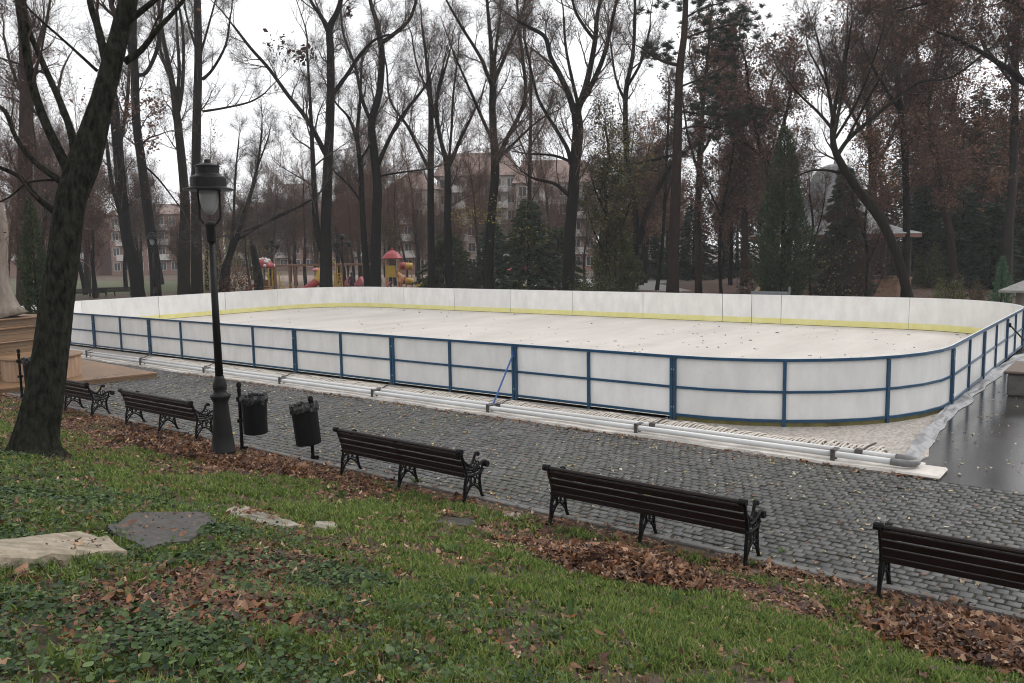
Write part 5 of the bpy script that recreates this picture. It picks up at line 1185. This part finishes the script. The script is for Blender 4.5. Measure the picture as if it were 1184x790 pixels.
house(130, 236, 150, 250, 236, 'long brick and cream block at the left, tiled roof under the bare branches', m_brk, bays=8, storeys=4)
house(262, 470, 165, 253, 233, 'low long pink roofed block behind the playground', m_brk, bays=14, storeys=4, chim=(-6,8), hip=3)
house(452, 508, 128, 222, 196, 'brick block with a steep tiled gable roof, centre left', m_cream, bays=4, wall2=m_brk, hip=3, storeys=5)
house(508, 600, 132, 206, 176, 'tallest pale apartment block with a big tiled roof, centre', m_pale, bays=6, storeys=6, wall2=m_cream, chim=(3,))
house(598, 690, 126, 214, 184, 'pale apartment block with a tiled roof behind the black forked tree', m_pale, bays=6, storeys=5, wall2=m_brk)
house(700, 800, 150, 262, 244, 'distant low block glimpsed between the trunks left of the pine', m_cream, bays=6, storeys=3)
house(-80, 110, 150, 262, 244, 'distant low block behind the far left trees', m_brk, bays=8, storeys=3)
# pale tower far away
p, _ = foot(340, 260); r = thing('tower_block', 'far pale tower block rising faintly above the long roof', 'building', p, YAW); b = MB(); b.box((-8,0,0),(8,14,22)); b.build('wall', mat('far_tower', (.45,.45,.46), .8), r)
for k in range(6):
    for s in range(6): wb = MB(); wb.box((-6.6+k*2.6,-.1,2+s*3.3),(-5.2+k*2.6,-.02,3.6+s*3.3)); wb.build('window', m_win, r)
b = MB(); b.box((-3,4,22.01),(3,9,25)); b.build('roof_hut', m_pale, r)
# ------------------------------------------------------------------ slope cover
g = np.random.default_rng(77)
# stones lying in the slope
SLABS = []
def slab(pxs, th, m, label, name='stone_slab'):
    pts = [hit(u, v) for u, v in pxs]; c = np.mean(pts, axis=0); SLABS.append([(c[0]+(p[0]-c[0])*.90, c[1]+(p[1]-c[1])*.90) for p in pts]); r = thing(name, label, 'stone', c)
    nrm = np.array([0,0,1.0]); b = MB(); n = len(pts); k = 3
    top = []; 
    for i in range(n):
        for j in range(k):
            p = pts[i]*(1-j/k)+pts[(i+1)%n]*(j/k); p = p-c; p = p+g.normal(0,.018,3)*np.array([1,1,.5]); top.append(p+nrm*th)
    top = np.array(top); ins = top*.96; ins[:,2] = top[:,2]+.008; bot = top*1.01; bot[:,2] = top[:,2]-th-.14; m_ = len(top)
    mid = top.copy(); mid[:,2] -= .012
    b.add(np.concatenate([ins, top, bot]), [tuple(range(m_))]+[(i, (i+1)%m_+0, m_+(i+1)%m_, m_+i)[::-1] for i in range(m_)]+[(m_+i, m_+(i+1)%m_, 2*m_+(i+1)%m_, 2*m_+i)[::-1] for i in range(m_)])
    b.build('slab', m, r); return r
m_tan = mat('slab_tan', (.34,.28,.215), .75, col2=(.14,.12,.075), nscale=7, bump=1, bscale=18)
m_drk = mat('slab_dark', (.060,.050,.047), .45, col2=(.026,.027,.018), nscale=7, bump=1.2, bscale=14)
m_lit = mat('slab_light', (.33,.295,.25), .75, col2=(.13,.125,.08), nscale=8, bump=1, bscale=18)
slab([(-12,664),(62,658),(146,648),(126,634),(92,629),(-12,640)], .09, m_tan, 'large tan stone slab lying at the left edge of the grass')
slab([(168,641),(216,632),(252,612),(240,600),(196,598),(150,604),(128,618)], .055, m_drk, 'dark flat stone slab strewn with leaves beside the tan slab')
slab([(262,600),(318,613),(345,612),(322,602),(282,591),(264,592)], .045, m_lit, 'narrow light stone slab half sunk in the grass')
slab([(362,612),(386,615),(392,607),(368,603)], .015, m_lit, 'small light stone right of the narrow light slab', 'stone')
slab([(578,600),(600,603),(606,595),(584,593)], .012, m_lit, 'small pale stone between two benches', 'stone')
slab([(500,606),(548,611),(556,602),(512,596)], .0, m_drk, 'flat dark stone sunk in wet leaves before the second bench', 'stone')

def field(px, rad): return [(hit(u, v)[:2] if v > 0 else None, r) for (u, v), r in zip(px, rad)]
# heaps of leaves: (centre px, half axes in metres along x and y, height)
HE = [((722,660),1.15,.62,.20,'large brown leaf heap behind the bench with the whole back in view'),
      ((1130,752),.95,.75,.22,'brown leaf heap at the lower right corner of the photo'),
      ((205,522),2.2,.50,.14,'long low leaf heap along the bench left of the lamp post'),
      ((325,545),1.0,.38,.12,'leaf heap at the foot of the lamp post and the litter bins')]
heaps = []
for (u, v), ax, ay, hh, lb in HE: p = hit(u, v); heaps.append((p[0], p[1], ax, ay, hh, lb))
def heap_h(x, y):
    z = np.zeros_like(x)
    for hx, hy, ax, ay, hh, _ in heaps:
        q = ((x-hx)/ax)**2+((y-hy)/ay)**2+.5*(fbm(x*2.2, y*2.2)-.45); z = np.maximum(z, hh*np.clip(1-q, 0, 1)**.8)
    return z
LB = [((250,700),.7,1.0),((330,690),.5,.6),((150,700),.4,.5),((90,545),.5,.5),((560,600),1.0,.7),((600,585),.9,.7),((700,640),.9,.9),((950,665),.9,.8),((1000,690),.9,.7),((860,680),.8,.7),((440,600),.6,.5),((1080,700),.8,.9),((30,490),1.4,1.0),((280,630),.5,.6),((480,590),.8,.7),((600,690),.3,.35),((390,750),.25,.3),((150,560),.5,.45),((330,615),.5,.8),((420,640),.5,.45),((60,700),.4,.6),((120,690),.5,.9),((200,675),.55,.9),((310,655),.5,.9),((100,520),1.2,.8),((420,575),.9,.8),((540,650),.4,.4),((680,610),.7,.8),((930,700),.5,.4)]
LBw = [(hit(*c)[:2], r, a) for c, r, a in LB]
def leafiness(x, y):
    d = -6.5-y; f = np.clip(1.25-d*.66+(fbm(x*.9+31, y*1.2)-.5)*1.9, 0, 1)*.95
    f = np.where(x < -3.5, np.maximum(f, np.clip(1.75-d*.56, 0, 1)), f)
    for (c, r, a) in LBw: f = np.maximum(f, a*np.exp(-((x-c[0])**2+(y-c[1])**2)/(r*r)))
    n = fbm(x*1.7+3, y*1.7)
    n2 = fbm(x*5+11, y*5)
    f = np.where((d < .42) & (x > -3.2), f*(.35+.6*n), f)*np.clip(-.15+2.4*fbm(x*1.35+50, y*1.35), .08, 1)
    return np.clip(f*(.45+n)+(n-.46)*.75+(n2-.5)*.8, 0, 1)
def inside(x, y):
    r = np.zeros(len(x), bool)
    for poly in SLABS:
        c = np.zeros(len(x), bool); j = len(poly)-1
        for i in range(len(poly)):
            xi, yi = poly[i]; xj, yj = poly[j]
            c ^= ((yi > y) != (yj > y)) & (x < (xj-xi)*(y-yi)/(yj-yi+1e-12)+xi); j = i
        r |= c
    return r
def sample(n, box, dens, near=1.0, onslab=.0):
    """random points in the seen part of the slope, thicker near the camera"""
    out = []; tot = 0
    while tot < n:
        x = g.uniform(box[0], box[1], 60000); y = g.uniform(box[2], box[3], 60000)
        P = np.stack([x, y, terrain(x, y)], 1); d = P-CAM; z = d@FW
        u = 592+F*(d@RT)/np.maximum(z, .1); v = 395-F*(d@UP)/np.maximum(z, .1)
        ok = (z > 1.2) & (u > -160) & (u < 1340) & (v < 900)
        k = ok & (g.random(60000) < dens(x, y)*np.clip((4.2/np.maximum(z, .5))**near, .0, 1))
        k &= (~inside(x, y)) | (g.random(60000) < onslab)
        out.append(P[k]); tot += k.sum()
    return np.concatenate(out)[:n]
BOX = (-16, 12, -14.6, -6.35)
def slope_n(P):
    e = .05; zx = (terrain(P[:,0]+e, P[:,1])-terrain(P[:,0]-e, P[:,1]))/(2*e); zy = (terrain(P[:,0], P[:,1]+e)-terrain(P[:,0], P[:,1]-e))/(2*e)
    return zx, zy
# grass blades
def grass(n, hmin, hmax, dens, near, name, label, wid=.0045):
    P = sample(n, BOX, dens, near); n = len(P); z = (P-CAM)@FW
    h = g.uniform(hmin, hmax, n)*(.6+.8*fbm(P[:,0]*1.3, P[:,1]*1.3)); w = wid*np.clip(z/4.5, 1, 2.2)*g.uniform(.7,1.4,n)
    a = g.uniform(0, 2*PI, n); lean = g.uniform(.15, .9, n); dx, dy = np.cos(a), np.sin(a); pa = a+PI/2+g.normal(0,.4,n); wx, wy = np.cos(pa)*w, np.sin(pa)*w
    def ring(t, k): 
        cx = P[:,0]+dx*h*lean*t*t; cy = P[:,1]+dy*h*lean*t*t; cz = P[:,2]-.005+h*(t-.35*lean*t*t); return np.stack([cx-wx*k, cy-wy*k, cz],1), np.stack([cx+wx*k, cy+wy*k, cz],1)
    A = ring(0,1); B_ = ring(.5,.85); Cc = ring(1,.05)
    V = np.stack([A[0],A[1],B_[0],B_[1],Cc[0],Cc[1]],1).reshape(-1,3); base = (np.arange(n)*6)[:,None]
    Fc = np.concatenate([base+np.array([[0,1,3,2]]), base+np.array([[2,3,5,4]])],1).reshape(-1,4)
    pal = np.array([(.112,.166,.034),(.165,.222,.050),(.062,.106,.026),(.235,.270,.085),(.28,.235,.12)]); pr = np.array([.34,.27,.24,.10,.05])
    c = pal[g.choice(5, n, p=pr)]*g.uniform(.75,1.25,(n,1)); C = np.repeat(c,6,0)
    o = soup(name, V, Fc, M_GRASS, colors=C); tag(o, label, kind='stuff'); return o
M_GRASS = mat('grass_blade', (.06,.1,.02), .5, attr=True, trans=.35, spec=.15)
def gd(x, y): return np.clip(1.12-1.55*leafiness(x, y), 0, 1)*np.clip((-6.5-y)*2.2, 0, 1)*np.clip(fbm(x*.8+5, y*.8+2)*2.0-.30+(fbm(x*4, y*4)-.5)*2.4, .06, 1)*(1-.55*clover_d(x, y))
def clover_d(x, y):
    n = fbm(x*1.1+20, y*1.1+7); d = -6.5-y
    return np.clip((n-.40)*3.2, .12, .85)*np.clip((d-3.2)*.8, 0, 1)*np.clip((5.2-x)*.6, .06, 1)*np.clip(fbm(x*4.3, y*4.3)*2.4-.35, 0, 1)
grass(210000, .035, .10, gd, .9, 'grass', 'short damp green grass growing on the slope')
# clover and ivy like ground cover
tv = [[0,0,.0]]+[[.5*math.cos(t)*(1 if k % 2 else .86), .5*math.sin(t)*(1 if k % 2 else .86), .10] for k, t in enumerate(np.arange(8)*2*PI/8)]
tf = np.array([[0,1+k,1+(k+1)%8] for k in range(8)])
P = sample(26000, BOX, lambda x, y: clover_d(x, y)*(1-.8*leafiness(x, y)), .7); n = len(P)
P[:,2] += g.uniform(.012,.075,n)
pal = np.array([(.034,.062,.020),(.050,.085,.026),(.080,.118,.040),(.020,.040,.016)]); c = pal[g.integers(0,4,n)]*g.uniform(.75,1.3,(n,1))
c = c*g.uniform(.7,1.35,(n,1))
V, Fc, C = scatter(tv, tf, P, rotmats(n, np.abs(g.normal(0,.55,n)), g), g.uniform(.018,.042,n)*np.where(g.random(n)<.06,1.6,1), c)
o = soup('ground_cover', V, Fc, mat('clover_leaf', (.03,.06,.03), .40, attr=True, trans=.25, spec=.2), colors=C); tag(o, 'dark green round leaved ground cover on the lower slope', kind='stuff')
# broad weeds
wv = [[0,0,0],[.33,-.16,.12],[.72,-.13,.14],[1,0,.02],[.72,.13,.14],[.33,.16,.12],[.5,0,.08]]; wf = np.array([[0,1,6],[1,2,6],[2,3,6],[3,4,6],[4,5,6],[5,0,6]])
Wp = []; Wr = []
cent = [hit(u, v) for u, v in ((455,712),(470,706),(330,742),(842,716),(745,640),(640,742),(560,665),(870,655),(420,690),(905,640),(240,740),(520,640),(480,560),(660,715),(780,700),(395,575))]
P0 = sample(420, BOX, lambda x, y: gd(x, y), .8)
for i, p in enumerate(list(cent)+list(P0)):
    m = g.integers(5, 10); s = g.uniform(.09,.15) if i < 16 else g.uniform(.04,.09)
    for k in range(m): Wp.append(p); Wr.append((2*PI*k/m+g.uniform(-.3,.3), g.uniform(.25,1.0), s*g.uniform(.7,1.2)))
Wp = np.array(Wp); Wr = np.array(Wr); n = len(Wp); ca, sa, ce, se = np.cos(Wr[:,0]), np.sin(Wr[:,0]), np.cos(Wr[:,1]), np.sin(Wr[:,1])
R = np.zeros((n,3,3)); R[:,:,0] = np.stack([ca*ce, sa*ce, se],1); R[:,:,1] = np.stack([-sa, ca, 0*ca],1); R[:,:,2] = np.stack([-ca*se, -sa*se, ce],1)
c = np.array([(.085,.13,.035),(.065,.115,.035),(.11,.15,.045)])[g.integers(0,3,n)]*g.uniform(.8,1.2,(n,1))
V, Fc, C = scatter(wv, wf, Wp, R, Wr[:,2], c); o = soup('weeds', V, Fc, M_GRASS, colors=C); tag(o, 'broad leaved light green weeds among the grass', kind='stuff')

# dead leaves
def lobed():
    k = 12; v = [[0,0,0]]
    for i in range(k):
        t = 2*PI*i/k; r = (.52,.30)[i % 2]*(1.15 if i == 0 else 1); v.append([r*math.cos(t), r*math.sin(t)*.86, .10*math.cos(2*t)+(.05 if i % 2 else -.03)])
    return np.array(v), np.array([[0,1+i,1+(i+1)%k] for i in range(k)])
def oval():
    v = [[-.5,0,.06],[-.2,-.22,.0],[.2,-.20,.03],[.55,0,.12],[.2,.20,.06],[-.2,.22,.03],[0,0,-.04]]
    return np.array(v), np.array([[0,1,6],[1,2,6],[2,3,6],[3,4,6],[4,5,6],[5,0,6]])
DEAD = np.array([(.140,.064,.033),(.205,.108,.058),(.090,.041,.025),(.055,.028,.021),(.28,.165,.10),(.40,.26,.165),(.21,.082,.028),(.038,.023,.020)]); DP = np.array([.22,.2,.2,.14,.08,.04,.07,.05])
M_DEAD = mat('dead_leaf', (.1,.05,.03), .55, attr=True, trans=.12, spec=.35)
def litter(P, size, tilt, name, label, pal=DEAD, pr=DP, kind='stuff', cat=None, par=None):
    n = len(P); h = n//2; out = []
    for (tv_, tf_), a, b_ in ((lobed(),0,h),(oval(),h,n)):
        q = P[a:b_]; m = len(q); s = np.exp(g.normal(0,.28,m))*size; curl = g.uniform(.3,2.2,m)
        S3 = np.stack([s, s*g.uniform(.7,1,m), s*curl],1); c = pal[g.choice(len(pal), m, p=pr)]*g.uniform(.75,1.3,(m,1))
        out.append(scatter(tv_, tf_, q, rotmats(m, np.abs(g.normal(0,tilt,m)), g), S3, c))
    off = len(out[0][0]); V = np.concatenate([o_[0] for o_ in out]); Fc = np.concatenate([out[0][1], out[1][1]+off]); C = np.concatenate([o_[2] for o_ in out])
    o = soup(name, V, Fc, M_DEAD, par, colors=C); return tag(o, label, cat, kind=kind)
P = sample(30000, BOX, lambda x, y: leafiness(x, y)**1.3+.03, .35, .5); P[:,2] += g.uniform(.004,.03,len(P))+np.where(inside(P[:,0], P[:,1]), .075, 0)
litter(P, .075, .45, 'leaf_litter', 'fallen brown leaves littering the slope and the strip under the benches')
P = sample(1500, BOX, lambda x, y: .2+0*x, .3); P[:,2] += g.uniform(.02,.07,len(P)); litter(P, .062, .6, 'scattered_leaves', 'single fallen leaves lying on the grass')
P = sample(26000, BOX, lambda x, y: .22+.6*leafiness(x, y), .75, .5); P[:,2] += g.uniform(.003,.022,len(P))+np.where(inside(P[:,0], P[:,1]), .078, 0)
litter(P, .030, .5, 'leaf_fragments', 'small broken brown leaf bits all over the slope')
# bare twigs in the litter
P = sample(500, BOX, lambda x, y: leafiness(x, y)+.02, .4); S = []
for p in P: a = g.uniform(0,6.28); L = g.uniform(.05,.28); S.append((*(p+[0,0,.015]), p[0]+L*math.cos(a), p[1]+L*math.sin(a), float(terrain(p[0]+L*math.cos(a), p[1]+L*math.sin(a)))+.02, .003, .002))
V, Fc = segs_mesh(S, 4); o = soup('fallen_twigs', V, Fc, B_TWIGR); tag(o, 'thin fallen twigs among the leaves', kind='stuff')
# heaps
for i, (hx, hy, ax, ay, hh, lb) in enumerate(heaps):
    r = thing('leaf_heap', lb, 'leaf heap', (hx, hy, 0))
    n = int(5200*ax*ay)+400; x = g.normal(hx, ax*.55, n); y = g.normal(hy, ay*.55, n); hp = heap_h(x, y); k = (hp > .012) & (y < -6.28); x, y, hp = x[k], y[k], hp[k]
    z = terrain(x, y)+hp*g.uniform(.75,1.02,len(x))+.015
    o = litter(np.stack([x-hx, y-hy, z],1), .095, .65, 'leaf_pile', None, kind=None, par=r)
    # the packed core under the loose leaves
    q = 40; X, Y = np.meshgrid(np.linspace(-1.35,1.35,q)*ax+hx, np.linspace(-1.35,1.35,q)*ay+hy); Z = terrain(X, Y)+heap_h(X, Y)*.85-.015; Z = np.where(Y > -6.3, terrain(X, Y)-.08, Z)
    I = (np.arange(q-1)[:,None]*q+np.arange(q-1)[None]).ravel(); soup('leaf_core', np.stack([X.ravel()-hx, Y.ravel()-hy, Z.ravel()],1), np.stack([I,I+1,I+1+q,I+q],1), M_GRASSG, r, smooth=True)
# leaves on the cobbles, the kerb, the asphalt, the rink floor
def flat(n, x0, x1, y0, y1, z, size, pal, pr, name, label, bias=None):
    x = g.uniform(x0,x1,n); y = g.uniform(y0,y1,n)
    if bias is not None: k = g.random(n) < bias(x, y); x, y = x[k], y[k]
    litter(np.stack([x,y,np.full(len(x),z)+g.uniform(0,.01,len(x))],1), size, .25, name, label, pal, pr)
LIGHT = np.array([(.34,.27,.17),(.42,.34,.12),(.28,.16,.09),(.46,.42,.33),(.15,.07,.04)]); LP_ = np.array([.3,.15,.2,.15,.2])
flat(5000, -15, 9.5, -6.3, -1.85, G0+.012, .05, LIGHT, LP_, 'paving_leaves', 'small pale leaves scattered on the cobbles', lambda x, y: .25+.6*fbm(x*.9, y*.9)*(x < 2)+.1)
flat(2600, -15, 5, -2.15, -1.76, G0+.014, .06, DEAD, DP, 'paving_edge_leaves', 'brown leaves gathered along the foam strip', lambda x, y: np.clip((y+2.1)*3.2, .05, 1)*(.3+fbm(x*1.2, y)))
flat(2200, -15, 9, -6.75, -6.0, G0+.03, .07, DEAD, DP, 'kerb_leaves', 'brown leaves gathered along the kerb', lambda x, y: np.clip((-6.0-y)*1.6, 0, 1)*(.2+fbm(x*.9, y)))
flat(420, 4.5, 10, -1.8, 12, G0+.006, .045, LIGHT, LP_, 'asphalt_leaves', 'small pale leaves on the wet asphalt')
flat(1000, -33, 4, .4, 19.6, .016, .09, np.array([(.10,.06,.04),(.06,.045,.035),(.2,.13,.08)]), np.array([.5,.3,.2]), 'rink_leaves', 'a few dead leaves on the rink floor', lambda x, y: .25+.5*(x > -8))
flat(5000, -24, 30, 20.6, 60, G0+.012, .14, np.array([(.16,.065,.03),(.12,.05,.028),(.22,.11,.05),(.09,.04,.025)]), np.array([.35,.3,.15,.2]), 'far_leaves', 'red brown fallen leaves behind the rink')
SC['done'] = 1
